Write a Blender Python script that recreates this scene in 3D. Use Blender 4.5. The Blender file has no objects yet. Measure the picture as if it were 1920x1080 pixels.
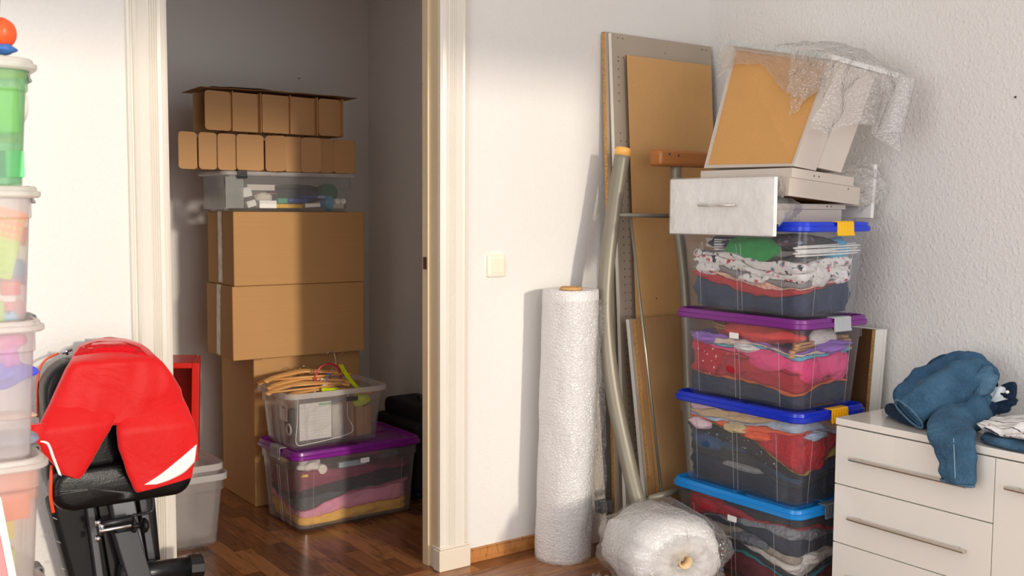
import bpy, math, random
from mathutils import Vector, Matrix, Quaternion
from mathutils import noise as mn
R = random.Random(7)
COL = bpy.context.scene.collection
sin, cos, pi = math.sin, math.cos, math.pi
V = Vector

# ------------------------------------------------------------------ materials
def lin(h):
    h = h.lstrip('#'); o = []
    for i in (0, 2, 4):
        c = int(h[i:i+2], 16)/255
        o.append(c/12.92 if c <= .04045 else ((c+.055)/1.055)**2.4)
    return (*o, 1)
class NT:
    def __init__(s, name):
        s.m = bpy.data.materials.new(name); s.m.use_nodes = True
        s.t = s.m.node_tree; s.t.nodes.clear()
        s.out = s.n('ShaderNodeOutputMaterial')
        s.tc = s.n('ShaderNodeTexCoord')
    def n(s, ty, **k):
        nd = s.t.nodes.new(ty)
        for a, b in k.items():
            if a in nd.inputs: nd.inputs[a].default_value = b
            else: setattr(nd, a, b)
        return nd
    def l(s, a, b): s.t.links.new(a, b)
    def co(s, kind='Object', scale=(1, 1, 1), rot=(0, 0, 0)):
        mp = s.n('ShaderNodeMapping'); mp.inputs['Scale'].default_value = scale; mp.inputs['Rotation'].default_value = rot
        s.l(s.tc.outputs[kind], mp.inputs['Vector']); return mp.outputs['Vector']
    def noise(s, vec, scale, detail=3, rough=.5, dist=0):
        nd = s.n('ShaderNodeTexNoise'); nd.inputs['Scale'].default_value = scale; nd.inputs['Detail'].default_value = detail
        nd.inputs['Roughness'].default_value = rough; nd.inputs['Distortion'].default_value = dist
        s.l(vec, nd.inputs['Vector']); return nd.outputs['Fac']
    def vor(s, vec, scale, out='Distance', **k):
        nd = s.n('ShaderNodeTexVoronoi', **k); nd.inputs['Scale'].default_value = scale; s.l(vec, nd.inputs['Vector']); return nd.outputs[out]
    def ramp(s, fac, stops, interp='LINEAR'):
        nd = s.n('ShaderNodeValToRGB'); cr = nd.color_ramp; cr.interpolation = interp
        while len(cr.elements) < len(stops): cr.elements.new(.5)
        for e, (p, c) in zip(cr.elements, stops): e.position = p; e.color = c if isinstance(c, tuple) else lin(c)
        s.l(fac, nd.inputs['Fac']); return nd.outputs['Color']
    def mix(s, fac, a, b, bt='MIX'):
        nd = s.n('ShaderNodeMixRGB'); nd.blend_type = bt
        for i, x in ((0, fac), (1, a), (2, b)):
            if hasattr(x, 'is_output'): s.l(x, nd.inputs[i])
            elif i: nd.inputs[i].default_value = x if isinstance(x, tuple) else lin(x)
            else: nd.inputs[0].default_value = x
        return nd.outputs[0]
    def bump(s, h, st=.3, dist=.002, prev=None):
        nd = s.n('ShaderNodeBump'); nd.inputs['Strength'].default_value = st; nd.inputs['Distance'].default_value = dist
        s.l(h, nd.inputs['Height'])
        if prev is not None: s.l(prev, nd.inputs['Normal'])
        return nd.outputs['Normal']
    def pbr(s, col, rough=.5, nor=None, metal=0, spec=.5, coat=0, sheen=0, sub=0):
        p = s.n('ShaderNodeBsdfPrincipled')
        if hasattr(col, 'is_output'): s.l(col, p.inputs['Base Color'])
        else: p.inputs['Base Color'].default_value = col if isinstance(col, tuple) else lin(col)
        if hasattr(rough, 'is_output'): s.l(rough, p.inputs['Roughness'])
        else: p.inputs['Roughness'].default_value = rough
        p.inputs['Metallic'].default_value = metal; p.inputs['Specular IOR Level'].default_value = spec
        p.inputs['Coat Weight'].default_value = coat; p.inputs['Sheen Weight'].default_value = sheen
        if nor is not None: s.l(nor, p.inputs['Normal'])
        return p.outputs[0]
    def done(s, sh): s.l(sh, s.out.inputs['Surface']); return s.m
_mc = {}
def cached(f):
    def g(*a, **k):
        key = (f.__name__, a, tuple(sorted(k.items())))
        if key not in _mc: _mc[key] = f(*a, **k)
        return _mc[key]
    return g
@cached
def plain(col, rough=.5, metal=0., spec=.5, var=.06, bs=0., bscale=200., coat=0.):
    s = NT('surface_'+col.strip('#')); v = s.co()
    n = s.noise(v, 6, 3)
    c = s.mix(n, lin(col), tuple([min(1, x*(1+var*3)) for x in lin(col)[:3]]+[1]))
    nor = s.bump(s.noise(v, bscale, 2), bs, .001) if bs else None
    return s.done(s.pbr(c, rough, nor, metal, spec, coat))
@cached
def cloth(col, kind='plain', c2='#ffffff', c3='#ff0000', sc=1.):
    s = NT('cloth_'+kind); v = s.co()
    fold = s.noise(v, 16*sc, 4, .6, 1.0)
    base = lin(col)
    if kind == 'floral':
        d = s.vor(v, 34*sc); c = s.ramp(d, [(0, c3), (.22, c2), (.34, col), (.62, col), (.7, '#3a3a44')], 'CONSTANT')
        k = s.noise(v, 26*sc, 2); c = s.mix(s.ramp(k, [(.44, '#000000'), (.52, '#ffffff')]), base, c)
    elif kind == 'dots':
        d = s.vor(v, 55*sc, randomness=.25) if False else s.vor(v, 55*sc); c = s.ramp(d, [(0, c2), (.17, c2), (.19, col)], 'CONSTANT')
    elif kind == 'hearts':
        d = s.vor(v, 26*sc); c = s.ramp(d, [(0, '#c8202c'), (.14, '#c8202c'), (.15, col)], 'CONSTANT')
        w = s.n('ShaderNodeTexWave', Scale=16., Distortion=5.); s.l(v, w.inputs['Vector'])
        c = s.mix(s.ramp(w.outputs['Fac'], [(0, '#ffffff'), (.02, '#ffffff'), (.04, '#000000')]), c, lin('#4a4a55'))
    elif kind == 'stripe':
        w = s.n('ShaderNodeTexWave', Scale=18., Distortion=.6); w.bands_direction = 'Z'; s.l(v, w.inputs['Vector'])
        c = s.ramp(w.outputs['Fac'], [(0, col), (.5, c2)], 'CONSTANT')
    elif kind == 'denim':
        k = s.noise(v, 9*sc, 4, .6); c = s.mix(s.ramp(k, [(.35, '#000000'), (.7, '#ffffff')]), base, lin(c2))
        k2 = s.noise(s.co(scale=(1, 1, .25)), 420, 1); c = s.mix(.35, c, s.ramp(k2, [(.35, col), (.65, c2)]))
    else:
        c = s.mix(s.noise(v, 7*sc, 3), base, tuple([min(1, x*1.25) for x in base[:3]]+[1]))
    nor = s.bump(fold, .9, .016)
    if kind == 'knit':
        nor = s.bump(s.vor(v, 62), .9, .010, nor)
    nor = s.bump(s.noise(v, 350, 2), .25, .0008, nor)
    return s.done(s.pbr(c, .85, nor, spec=.15, sheen=.03))
@cached
def clear(col='#eef2f4', haze=.12, rough=.22, bump=0., bs=60., kind='', gl=1.):
    """thin translucent plastic: partly see-through, partly white haze, with a gloss"""
    s = NT('clear_plastic'); v = s.co()
    tr = s.n('ShaderNodeBsdfTransparent'); tr.inputs[0].default_value = tuple([.8+.2*x for x in lin(col)[:3]]+[1])
    d = s.n('ShaderNodeBsdfDiffuse'); d.inputs[0].default_value = lin(col)
    tl = s.n('ShaderNodeBsdfTranslucent'); tl.inputs[0].default_value = lin(col)
    a = s.n('ShaderNodeMixShader'); a.inputs[0].default_value = (.55 if kind else .5); s.l(d.outputs[0], a.inputs[1]); s.l(tl.outputs[0], a.inputs[2])
    m1 = s.n('ShaderNodeMixShader'); s.l(tr.outputs[0], m1.inputs[1]); s.l(a.outputs[0], m1.inputs[2])
    k = s.noise(v, 9, 3, .6)
    mr = s.n('ShaderNodeMapRange'); mr.inputs['To Min'].default_value = haze*.75; mr.inputs['To Max'].default_value = haze*1.25
    s.l(k, mr.inputs['Value']); s.l(mr.outputs[0], m1.inputs[0])
    if kind == 'bubble':
        dt = s.ramp(s.vor(v, 95), [(.15, '#ffffff'), (.5, '#2a2a2a')])
        mm = s.n('ShaderNodeMath', operation='MULTIPLY'); s.l(mr.outputs[0], mm.inputs[0])
        ad = s.n('ShaderNodeMath', operation='ADD'); ad.inputs[1].default_value = .55; s.l(dt, ad.inputs[0]); s.l(ad.outputs[0], mm.inputs[1]); s.l(mm.outputs[0], m1.inputs[0])
    g = s.n('ShaderNodeBsdfGlossy'); g.inputs['Roughness'].default_value = rough
    nor = None
    if kind == 'bubble':
        nor = s.bump(s.vor(v, 95), .9, .006, s.bump(s.noise(v, 12, 3), .5, .02))
    elif kind == 'film':
        nor = s.bump(s.noise(v, 22, 5, .7, 1.5), 1., .02)
    elif bump: nor = s.bump(s.noise(v, bs, 3), bump, .004)
    if nor is not None:
        for x in (g,): s.l(nor, x.inputs['Normal'])
    fr = s.n('ShaderNodeLayerWeight'); fr.inputs[0].default_value = .5
    if nor is not None: s.l(nor, fr.inputs['Normal'])
    pw = s.n('ShaderNodeMath', operation='POWER'); pw.inputs[1].default_value = 4.; s.l(fr.outputs['Facing'], pw.inputs[0])
    ml = s.n('ShaderNodeMath', operation='MULTIPLY_ADD'); ml.inputs[1].default_value = .5*gl; ml.inputs[2].default_value = .035*gl; s.l(pw.outputs[0], ml.inputs[0])
    m2 = s.n('ShaderNodeMixShader'); s.l(ml.outputs[0], m2.inputs[0]); s.l(m1.outputs[0], m2.inputs[1]); s.l(g.outputs[0], m2.inputs[2])
    return s.done(m2.outputs[0])
@cached
def wallpaint(col='#e9e8e6', scale=1., st=.5):
    s = NT('woodchip_wallpaper'); v = s.co()
    a = s.noise(v, 75*scale, 3, .6, .4); b = s.ramp(s.vor(s.co(scale=(1, 1, .7)), 60*scale), [(0, '#ffffff'), (.45, '#000000')])
    c = s.mix(s.noise(v, 1.3, 2), lin(col), tuple([x*.965 for x in lin(col)[:3]]+[1]))
    nor = s.bump(a, st, .008, s.bump(b, st*.6, .004))
    return s.done(s.pbr(c, .85, nor, spec=.25))
@cached
def enamel(col='#e8e3d9'):
    s = NT('cream_gloss_paint'); v = s.co(scale=(8, 8, 1))
    nor = s.bump(s.noise(v, 9, 3), .12, .002)
    c = s.mix(s.noise(s.co(), 5, 3), lin(col), tuple([x*.93 for x in lin(col)[:3]]+[1]))
    return s.done(s.pbr(c, .22, nor, spec=.5))
@cached
def laminate(rot=0.):
    s = NT('walnut_laminate'); v = s.co(rot=(0, 0, rot))
    br = s.n('ShaderNodeTexBrick'); s.l(v, br.inputs['Vector'])
    br.offset = .37; br.squash = 1.
    for k, x in (('Scale', 1.), ('Brick Width', .42), ('Row Height', .068), ('Mortar Size', .0007), ('Mortar Smooth', .1), ('Bias', 0.)): br.inputs[k].default_value = x
    br.inputs['Color1'].default_value = (0, 0, 0, 1); br.inputs['Color2'].default_value = (1, 1, 1, 1); br.inputs['Mortar'].default_value = (0, 0, 0, 1)
    sep = s.n('ShaderNodeSeparateColor'); s.l(br.outputs['Color'], sep.inputs[0])
    off = s.n('ShaderNodeCombineXYZ'); m5 = s.n('ShaderNodeMath', operation='MULTIPLY'); m5.inputs[1].default_value = 19.
    s.l(sep.outputs[0], m5.inputs[0]); s.l(m5.outputs[0], off.inputs[0]); s.l(m5.outputs[0], off.inputs[1])
    add = s.n('ShaderNodeVectorMath', operation='ADD'); s.l(v, add.inputs[0]); s.l(off.outputs[0], add.inputs[1])
    mp = s.n('ShaderNodeMapping'); mp.inputs['Scale'].default_value = (1.6, 9, 1); s.l(add.outputs[0], mp.inputs['Vector'])
    g1 = s.noise(mp.outputs[0], 2.2, 5, .6, 1.6)
    mp2 = s.n('ShaderNodeMapping'); mp2.inputs['Scale'].default_value = (3, 60, 1); s.l(add.outputs[0], mp2.inputs['Vector'])
    g2 = s.noise(mp2.outputs[0], 2.5, 3, .6, .3)
    c = s.ramp(sep.outputs[0], [(0, '#5a3220'), (.3, '#7c4a2b'), (.65, '#96603a'), (1, '#b67c4a')])
    c = s.mix(s.ramp(g1, [(.5, '#000000'), (.66, '#ffffff')]), c, s.mix(.75, c, '#2c140c'))
    c = s.mix(.3, c, s.ramp(g2, [(.3, '#4a2a18'), (.7, '#b98255')]), 'MIX')
    c = s.mix(br.outputs['Fac'], c, lin('#2a170e'))
    return s.done(s.pbr(c, .24, s.bump(g2, .08, .001), spec=.5))
@cached
def board(col='#c39a62', chip=False):
    s = NT('chipboard' if chip else 'hardboard'); v = s.co()
    n = s.noise(v, 5, 4, .6); f = s.noise(v, 260 if not chip else 130, 3, .7)
    b = lin(col)
    c = s.mix(n, tuple([x*.9 for x in b[:3]]+[1]), tuple([min(1, x*1.08) for x in b[:3]]+[1]))
    c = s.mix(.55 if chip else .10, c, s.ramp(f, [(.35, tuple([x*.35 for x in b[:3]]+[1])), (.6, tuple([min(1, x*1.3) for x in b[:3]]+[1]))]))
    return s.done(s.pbr(c, .6, s.bump(f, .2, .001), spec=.3))
@cached
def cardboard(col='#c89a66'):
    s = NT('corrugated_cardboard'); v = s.co()
    w = s.noise(s.co(scale=(1, 1, 90)), 3, 2); b = lin(col)
    c = s.mix(s.noise(v, 4, 4), tuple([x*.92 for x in b[:3]]+[1]), tuple([min(1, x*1.06) for x in b[:3]]+[1]))
    c = s.mix(.12, c, s.ramp(w, [(.3, tuple([x*.6 for x in b[:3]]+[1])), (.7, b)]))
    return s.done(s.pbr(c, .75, s.bump(w, .1, .001), spec=.2))
@cached
def wood(col='#e0aa68'):
    s = NT('varnished_wood'); v = s.co(scale=(2, 18, 18)); g = s.noise(v, 3, 4, .6, .6); b = lin(col)
    c = s.mix(g, tuple([x*.82 for x in b[:3]]+[1]), tuple([min(1, x*1.1) for x in b[:3]]+[1]))
    return s.done(s.pbr(c, .35, spec=.5))
@cached
def leather(col='#0c0c0e'):
    s = NT('black_vinyl'); v = s.co()
    nor = s.bump(s.vor(v, 260), .25, .001, s.bump(s.noise(v, 14, 3), .2, .006))
    return s.done(s.pbr(lin(col), .34, nor, spec=.35))
@cached
def wrapfoil(col='#f6f6f7', kind='bubble', mixv=.97):
    """many layers of bubble wrap wound up: milky, slightly see-through"""
    s = NT('wound_bubble_wrap'); v = s.co()
    if kind == 'bubble':
        nor = s.bump(s.vor(s.co(scale=(1, 1, 1.4)), 105), .6, .004, s.bump(s.noise(s.co(scale=(.6, .6, 9)), 7, 3), .3, .008))
    else: nor = s.bump(s.noise(v, 11, 4, .6, 1.), .7, .02, s.bump(s.noise(v, 60, 2), .12, .002))
    p = s.n('ShaderNodeBsdfPrincipled'); p.inputs['Base Color'].default_value = lin(col); p.inputs['Roughness'].default_value = .28
    p.inputs['Specular IOR Level'].default_value = .6; s.l(nor, p.inputs['Normal'])
    tl = s.n('ShaderNodeBsdfTranslucent'); tl.inputs[0].default_value = lin(col); s.l(nor, tl.inputs['Normal'])
    a = s.n('ShaderNodeMixShader'); a.inputs[0].default_value = .12; s.l(p.outputs[0], a.inputs[1]); s.l(tl.outputs[0], a.inputs[2])
    tr = s.n('ShaderNodeBsdfTransparent'); m = s.n('ShaderNodeMixShader'); m.inputs[0].default_value = mixv
    s.l(tr.outputs[0], m.inputs[1]); s.l(a.outputs[0], m.inputs[2])
    return s.done(m.outputs[0])

# ------------------------------------------------------------------ geometry
class G:
    def __init__(s): s.v = []; s.f = []; s.mi = []; s.cur = 0
    def add(s, vs, fs, xf=None):
        o = len(s.v)
        for p in vs:
            p = V(p)
            if xf is not None: p = xf @ p
            s.v.append(p)
        for f in fs: s.f.append([o+i for i in f]); s.mi.append(s.cur)
        return s
    def box(s, x0, x1, y0, y1, z0, z1, xf=None):
        return s.add([(x0,y0,z0),(x1,y0,z0),(x1,y1,z0),(x0,y1,z0),(x0,y0,z1),(x1,y0,z1),(x1,y1,z1),(x0,y1,z1)],
            [(3,2,1,0),(4,5,6,7),(0,1,5,4),(1,2,6,5),(2,3,7,6),(3,0,4,7)], xf)
    def loft(s, rings, cap0=True, cap1=True, closed=True, xf=None):
        n = len(rings[0]); vs = [p for r in rings for p in r]; fs = []
        for i in range(len(rings)-1):
            for j in range(n if closed else n-1):
                a = i*n+j; b = i*n+(j+1) % n
                fs.append((a, b, b+n, a+n))
        if cap0: fs.append(tuple(range(n))[::-1])
        if cap1: fs.append(tuple(range((len(rings)-1)*n, len(rings)*n)))
        return s.add(vs, fs, xf)
    def tube(s, path, r, n=10, xf=None, caps=True, up=None, closed=False):
        P = [V(p) for p in path]; m = len(P); rs = r if isinstance(r, list) else [r]*m
        rings = []; u = None
        for i in range(m):
            if closed: t = (P[(i+1) % m]-P[i-1])
            else: t = P[min(i+1, m-1)]-P[max(i-1, 0)]
            t.normalize()
            if u is None:
                u = t.orthogonal().normalized() if up is None else V(up)
            u = (u-t*u.dot(t)).normalized(); w = t.cross(u)
            rr = rs[i]; ra, rb = rr if isinstance(rr, tuple) else (rr, rr)
            rings.append([P[i]+u*ra*cos(2*pi*k/n)+w*rb*sin(2*pi*k/n) for k in range(n)])
        if closed: rings.append(rings[0]); return s.loft(rings, False, False, xf=xf)
        return s.loft(rings, caps, caps, xf=xf)
    def lathe(s, prof, n=32, xf=None):
        rings = [[(r*cos(2*pi*k/n), r*sin(2*pi*k/n), z) for k in range(n)] for r, z in prof]
        return s.loft(rings, prof[0][0] > 1e-5, prof[-1][0] > 1e-5, xf=xf)
    def pipe(s, prof, n=32, xf=None):
        """closed profile turned round the axis: a hollow ring"""
        prof = list(prof)+[prof[0]]
        return s.loft([[(r*cos(2*pi*k/n), r*sin(2*pi*k/n), z) for k in range(n)] for r, z in prof], False, False, xf=xf)
    def poly(s, pts, h, xf=None):
        """2-D outline pts extruded from z=0 to z=h"""
        return s.loft([[(x, y, 0) for x, y in pts], [(x, y, h) for x, y in pts]], xf=xf)
    def grid(s, fn, nu, nv, xf=None):
        vs = [fn(i/nu, j/nv) for j in range(nv+1) for i in range(nu+1)]
        fs = [(j*(nu+1)+i, j*(nu+1)+i+1, (j+1)*(nu+1)+i+1, (j+1)*(nu+1)+i) for j in range(nv) for i in range(nu)]
        return s.add(vs, fs, xf)
def TR(x, y, z, rz=0, rx=0, ry=0):
    return Matrix.Translation((x, y, z)) @ Matrix.Rotation(rz, 4, 'Z') @ Matrix.Rotation(ry, 4, 'Y') @ Matrix.Rotation(rx, 4, 'X')
def frame(o, x, y):
    x = V(x).normalized(); y = V(y); z = x.cross(y).normalized(); y = z.cross(x)
    return Matrix(((x.x, y.x, z.x, o[0]), (x.y, y.y, z.y, o[1]), (x.z, y.z, z.z, o[2]), (0, 0, 0, 1)))
def rr(x0, x1, y0, y1, r, k=4):
    o = []
    for cx, cy, a in ((x1-r, y0+r, -90), (x1-r, y1-r, 0), (x0+r, y1-r, 90), (x0+r, y0+r, 180)):
        for i in range(k+1):
            t = math.radians(a+90*i/k); o.append((cx+r*cos(t), cy+r*sin(t)))
    return o
def resample(pts, d=.02):
    o = []; n = len(pts)
    for i in range(n):
        a, b = V(pts[i]), V(pts[(i+1) % n]); k = max(1, int((b-a).length/d))
        o += [tuple(a.lerp(b, j/k)) for j in range(k)]
    return o

def prop(o, label=None, cat=None, group=None, kind=None):
    for k, x in (('label', label), ('category', cat), ('group', group), ('kind', kind)):
        if x: o[k] = x
def T(name, label, cat, loc=(0, 0, 0), rz=0, group=None, rot=None):
    o = bpy.data.objects.new(name, None); COL.objects.link(o); o.location = loc
    o.rotation_euler = rot if rot else (0, 0, rz); prop(o, label, cat, group)
    o.empty_display_size = .05
    return o
def M(name, g, mats, parent=None, smooth=False, bev=0, solid=0, sub=0, world=True, label=None, cat=None, group=None, kind=None, loc=None, auto=None):
    """one mesh object; world=True: the geometry is in world coordinates and is moved into the parent's space"""
    me = bpy.data.meshes.new(name); mats = mats if isinstance(mats, (list, tuple)) else [mats]
    o = bpy.data.objects.new(name, me); COL.objects.link(o)
    vs = g.v
    if parent is not None:
        o.parent = parent
        if world:
            ch = []; q = parent
            while q is not None: ch.append(q); q = q.parent
            mw = Matrix.Identity(4)
            for q in reversed(ch): mw = mw @ Matrix.LocRotScale(q.location, q.rotation_euler, q.scale)
            inv = mw.inverted(); vs = [inv @ V(p) for p in vs]
    elif loc is not None:
        o.location = loc; L = V(loc); vs = [V(p)-L for p in vs] if world else vs
    elif kind is None:
        xs = [p[0] for p in vs]; ys = [p[1] for p in vs]; zs = [p[2] for p in vs]
        L = V(((min(xs)+max(xs))/2, (min(ys)+max(ys))/2, min(zs))); o.location = L; vs = [V(p)-L for p in vs]
    me.from_pydata([tuple(p) for p in vs], [], g.f)
    for m in mats: me.materials.append(m)
    me.polygons.foreach_set('material_index', g.mi)
    import bmesh
    bm = bmesh.new(); bm.from_mesh(me); bmesh.ops.recalc_face_normals(bm, faces=bm.faces); bm.to_mesh(me); bm.free()
    if smooth: me.polygons.foreach_set('use_smooth', [True]*len(me.polygons))
    if solid:
        md = o.modifiers.new('thick', 'SOLIDIFY'); md.thickness = solid; md.offset = 0
    if bev:
        md = o.modifiers.new('bevel', 'BEVEL'); md.width = bev; md.segments = 3; md.limit_method = 'ANGLE'; md.angle_limit = .6
        me.polygons.foreach_set('use_smooth', [True]*len(me.polygons))
        md = o.modifiers.new('wn', 'WEIGHTED_NORMAL'); md.keep_sharp = False
    if sub:
        md = o.modifiers.new('sub', 'SUBSURF'); md.levels = sub; md.render_levels = sub
    prop(o, label, cat, group, kind)
    return o
def smooth_angle(o, a=.7):
    me = o.data; me.polygons.foreach_set('use_smooth', [True]*len(me.polygons)); me.set_sharp_from_angle(angle=a)
    return o
def copy_tree(o, parent=None):
    c = o.copy(); COL.objects.link(c)
    if parent is not None: c.parent = parent; c.matrix_parent_inverse = o.matrix_parent_inverse
    for ch in list(o.children): copy_tree(ch, c)
    return c
def nz(x, y, z=0, s=1): return mn.noise(V((x*s, y*s, z*s)))
def curve(ks, s):
    s = max(0, min(1, s))*(len(ks)-1); i = min(int(s), len(ks)-2); t = s-i
    a = ks[max(i-1, 0)]; b = ks[i]; c = ks[i+1]; d = ks[min(i+2, len(ks)-1)]
    h = b+.5*t*(c-a+t*(2*a-5*b+4*c-d+t*(3*(b-c)+d-a)))
    return max(min(b, c)-.02, min(max(b, c)+.02, h))
def path(pts, n=8):
    out = []
    for i in range(len(pts)-1):
        for j in range(n):
            t = j/n; a, b, c, d = (V(pts[max(0, min(len(pts)-1, k))]) for k in (i-1, i, i+1, i+2))
            out.append(.5*((2*b)+(c-a)*t+(2*a-5*b+4*c-d)*t*t+(3*b-a-3*c+d)*t**3))
    out.append(V(pts[-1])); return out

# the camera stands at the room's origin; the same numbers turn a measured direction into a point on a real plane
F_PX, PITCH, ROLL, PHI, HC = 1917.1, .0763, .0059, .6308, 1.335
def ray(x, y):
    X, Y = x-960, y-540; c, s = cos(ROLL), sin(ROLL); X, Y = c*X+s*Y, -s*X+c*Y
    u, l = -Y/F_PX, X/F_PX; yy = cos(PITCH)+u*sin(PITCH); z = -sin(PITCH)+u*cos(PITCH)
    return V((l*cos(PHI)+yy*sin(PHI), -l*sin(PHI)+yy*cos(PHI), z))
def onY(x, y, Y): d = ray(x, y); d = d*(Y/d.y); return V((d.x, d.y, HC+d.z))
def onX(x, y, X): d = ray(x, y); d = d*(X/d.x); return V((d.x, d.y, HC+d.z))
def onZ(x, y, Z): d = ray(x, y); d = d*((Z-HC)/d.z); return V((d.x, d.y, HC+d.z))

WHITE = plain('#e9e7e3', .35); 
# ------------------------------------------------------------------ the room
YW, XR, CEIL, YB, XL = 3.155, 3.35, 3.0, -1.2, -2.0
WP = wallpaint(); PAINT = wallpaint('#f0edea', 1., .3)
def struct(name, g, m, **k): return M(name, g, m, kind='structure', **k)
struct('floor', G().box(XL-.1, XR+.1, YB-.1, 3.19, -.05, 0), laminate(0.))
struct('floor', G().box(-.2, 2.8, 3.19, 5.1, -.05, 0), laminate(pi/2))
struct('trim_1', G().box(1.0, 1.966, 3.165, 3.205, 0, .003), plain('#6b4128', .3, var=.3), bev=.001)
struct('ceiling', G().box(XL-.1, XR+.1, YB-.2, 5.1, CEIL, CEIL+.1), wallpaint('#f0efec'))
g = G(); g.box(XL-.1, .9, YW, YW+.075, 0, CEIL); g.box(2.07, XR+.1, YW, YW+.075, 0, CEIL); g.box(.9, 2.07, YW, YW+.075, 2.3, CEIL)
struct('wall_back', g, wallpaint(scale=1.3, st=.25))
struct('wall_right', G().box(XR, XR+.1, YB-.1, YW+.075, 0, CEIL), wallpaint(scale=1., st=.5))
# window wall behind the viewer and window in the left wall: the daylight comes in here
g = G(); x0, x1, z0, z1 = -.1, 2.86, .25, 2.6
g.box(XL-.1, x0, YB-.1, YB, 0, CEIL); g.box(x1, XR+.1, YB-.1, YB, 0, CEIL); g.box(x0, x1, YB-.1, YB, 0, z0); g.box(x0, x1, YB-.1, YB, z1, CEIL)
struct('wall_front', g, WP)
def winframe(x0, x1, z0, z1, y):
    g = G(); t = .05
    g.box(x0-t, x0, y-.06, y, z0-t, z1+t); g.box(x1, x1+t, y-.06, y, z0-t, z1+t); g.box(x0, x1, y-.06, y, z1, z1+t); g.box(x0, x1, y-.06, y+.1, z0-t, z0)
    return g
struct('window_1', winframe(x0, x1, z0, z1, YB+.02), enamel('#f0efe9'))
g = G(); y0, y1 = -.7, 2.0
g.box(XL-.1, XL, YB-.1, y0, 0, CEIL); g.box(XL-.1, XL, y1, YW+.075, 0, CEIL); g.box(XL-.1, XL, y0, y1, 0, .5); g.box(XL-.1, XL, y0, y1, 2.5, CEIL)
struct('wall_left', g, WP)
g = G(); g.box(XL-.02, XL+.04, y0-.05, y0, .45, 2.55); g.box(XL-.02, XL+.04, y1, y1+.05, .45, 2.55); g.box(XL-.02, XL+.04, y0, y1, .45, .5); g.box(XL-.02, XL+.04, y0, y1, 2.5, 2.55)
struct('window_2', g, enamel('#f0efe9'))
# closet behind the doorway
g = G(); g.box(-.2, 2.75, 4.95, 5.05, 0, CEIL)
struct('wall_closet_back', g, PAINT)
struct('wall_closet_right', G().box(2.65, 2.75, YW+.075, 4.95, 0, CEIL), PAINT)
struct('wall_closet_left', G().box(-.2, -.1, YW+.075, 4.95, 0, CEIL), PAINT)
# skirting
BB = NT('skirting_wood'); v = BB.co(scale=(6, 1, 1)); w = BB.noise(v, 5, 4, .6, 2.)
BB = BB.done(BB.pbr(BB.ramp(w, [(.3, '#a66c3a'), (.5, '#c0844c'), (.62, '#b57843'), (.66, '#7a4926')]), .3))
g = G(); prof = [(0, 0), (-.014, 0), (-.015, .02), (-.012, .045), (-.014, .05), (0, .052)]
g.loft([[(2.105, YW+a, b) for a, b in prof], [(XR, YW+a, b) for a, b in prof]])
struct('baseboard_back', g, BB)
g = G(); g.loft([[(XR+a, YB, b) for a, b in prof], [(XR+a, YW, b) for a, b in prof]])
struct('baseboard_right', g, BB)
# casing of the doorway: fluted boards on plinths, lined jambs
cas = [(0, .01), (0, -.016), (.006, -.020), (.010, -.016), (.014, -.016), (.016, -.024), (.022, -.030), (.03, -.028), (.056, -.026), (.060, -.030), (.063, -.026),
       (.067, -.030), (.070, -.026), (.074, -.030), (.077, -.026), (.081, -.030), (.085, -.025), (.095, -.027), (.108, -.024), (.116, -.02), (.116, .01)]
def casing(x0, sgn, zt=2.36, zb=0):
    g = G(); k = 1.07 if sgn < 0 else 1
    prof = [(x0+sgn*a*k, YW+b) for a, b in cas]
    if sgn < 0: prof = prof[::-1]
    g.loft([[(x, y, zb) for x, y in prof], [(x, y, zt) for x, y in prof]])
    return g
struct('trim_2', casing(.883, 1), enamel())
o = struct('trim_3', casing(2.091, -1, zb=.085), enamel())
g = G(); g.box(1.956, 2.094, YW-.036, YW+.01, 0, .08); g.box(1.960, 2.09, YW-.032, YW+.01, .08, .088)
g.box(1.962, 1.985, YW-.01, YW+.03, 0, .088)
struct('trim_4', g, enamel('#e9e0d0'), bev=.004)
g = G(); g.box(.985, 1.0, YW-.01, YW+.078, 0, 2.3); g.box(1.966, 1.981, YW-.01, YW+.078, 0, 2.3); g.box(.985, 1.981, YW-.01, YW+.078, 2.285, 2.3)
g.box(1.958, 1.968, YW+.05, YW+.09, 0, 2.3)
struct('trim_5', g, enamel('#e6d3b0'), bev=.002)  # jamb shade put into the colour: the casing enamel tinted beige
prof2 = [(z, y) for z, y in cas]
g = G(); g.loft([[(.883, YW+b, 2.28+a) for a, b in cas], [(2.091, YW+b, 2.28+a) for a, b in cas]])
struct('trim_6', g, enamel())
M('strike_plate', G().box(1.955, 1.9575, YW+.055, YW+.08, 1.115, 1.16), plain('#5a3a22', .4, .6), bev=.001, label='small dark strike plate set into the right doorway jamb', cat='strike plate')
# light switch
c = onY(929, 498, YW)
sw = T('light_switch', 'cream square light switch on the white wall beside the doorway', 'light switch', (c.x, YW, c.z-.042))
pts = rr(-.042, .042, -.043, .043, .008, 4)
xf = frame((c.x, YW, c.z), (1, 0, 0), (0, 0, 1))
g = G(); g.loft([[(x, y, 0) for x, y in pts], [(x, y, .007) for x, y in pts], [(x*.93, y*.93, .0105) for x, y in pts], [(x*.66, y*.66, .0115) for x, y in pts]], xf=xf)
smooth_angle(M('cover_plate', g, plain('#ece3d2', .3), sw), 1.)
g = G(); g.add([(-.0275, -.0265, .013), (.0275, -.0265, .0165), (.0275, .0265, .0165), (-.0275, .0265, .0125), (-.0275, -.0265, .009), (.0275, -.0265, .009), (.0275, .0265, .009), (-.0275, .0265, .009)],
   [(0,1,2,3),(4,5,1,0),(5,6,2,1),(6,7,3,2),(7,4,0,3)], xf)
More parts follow.
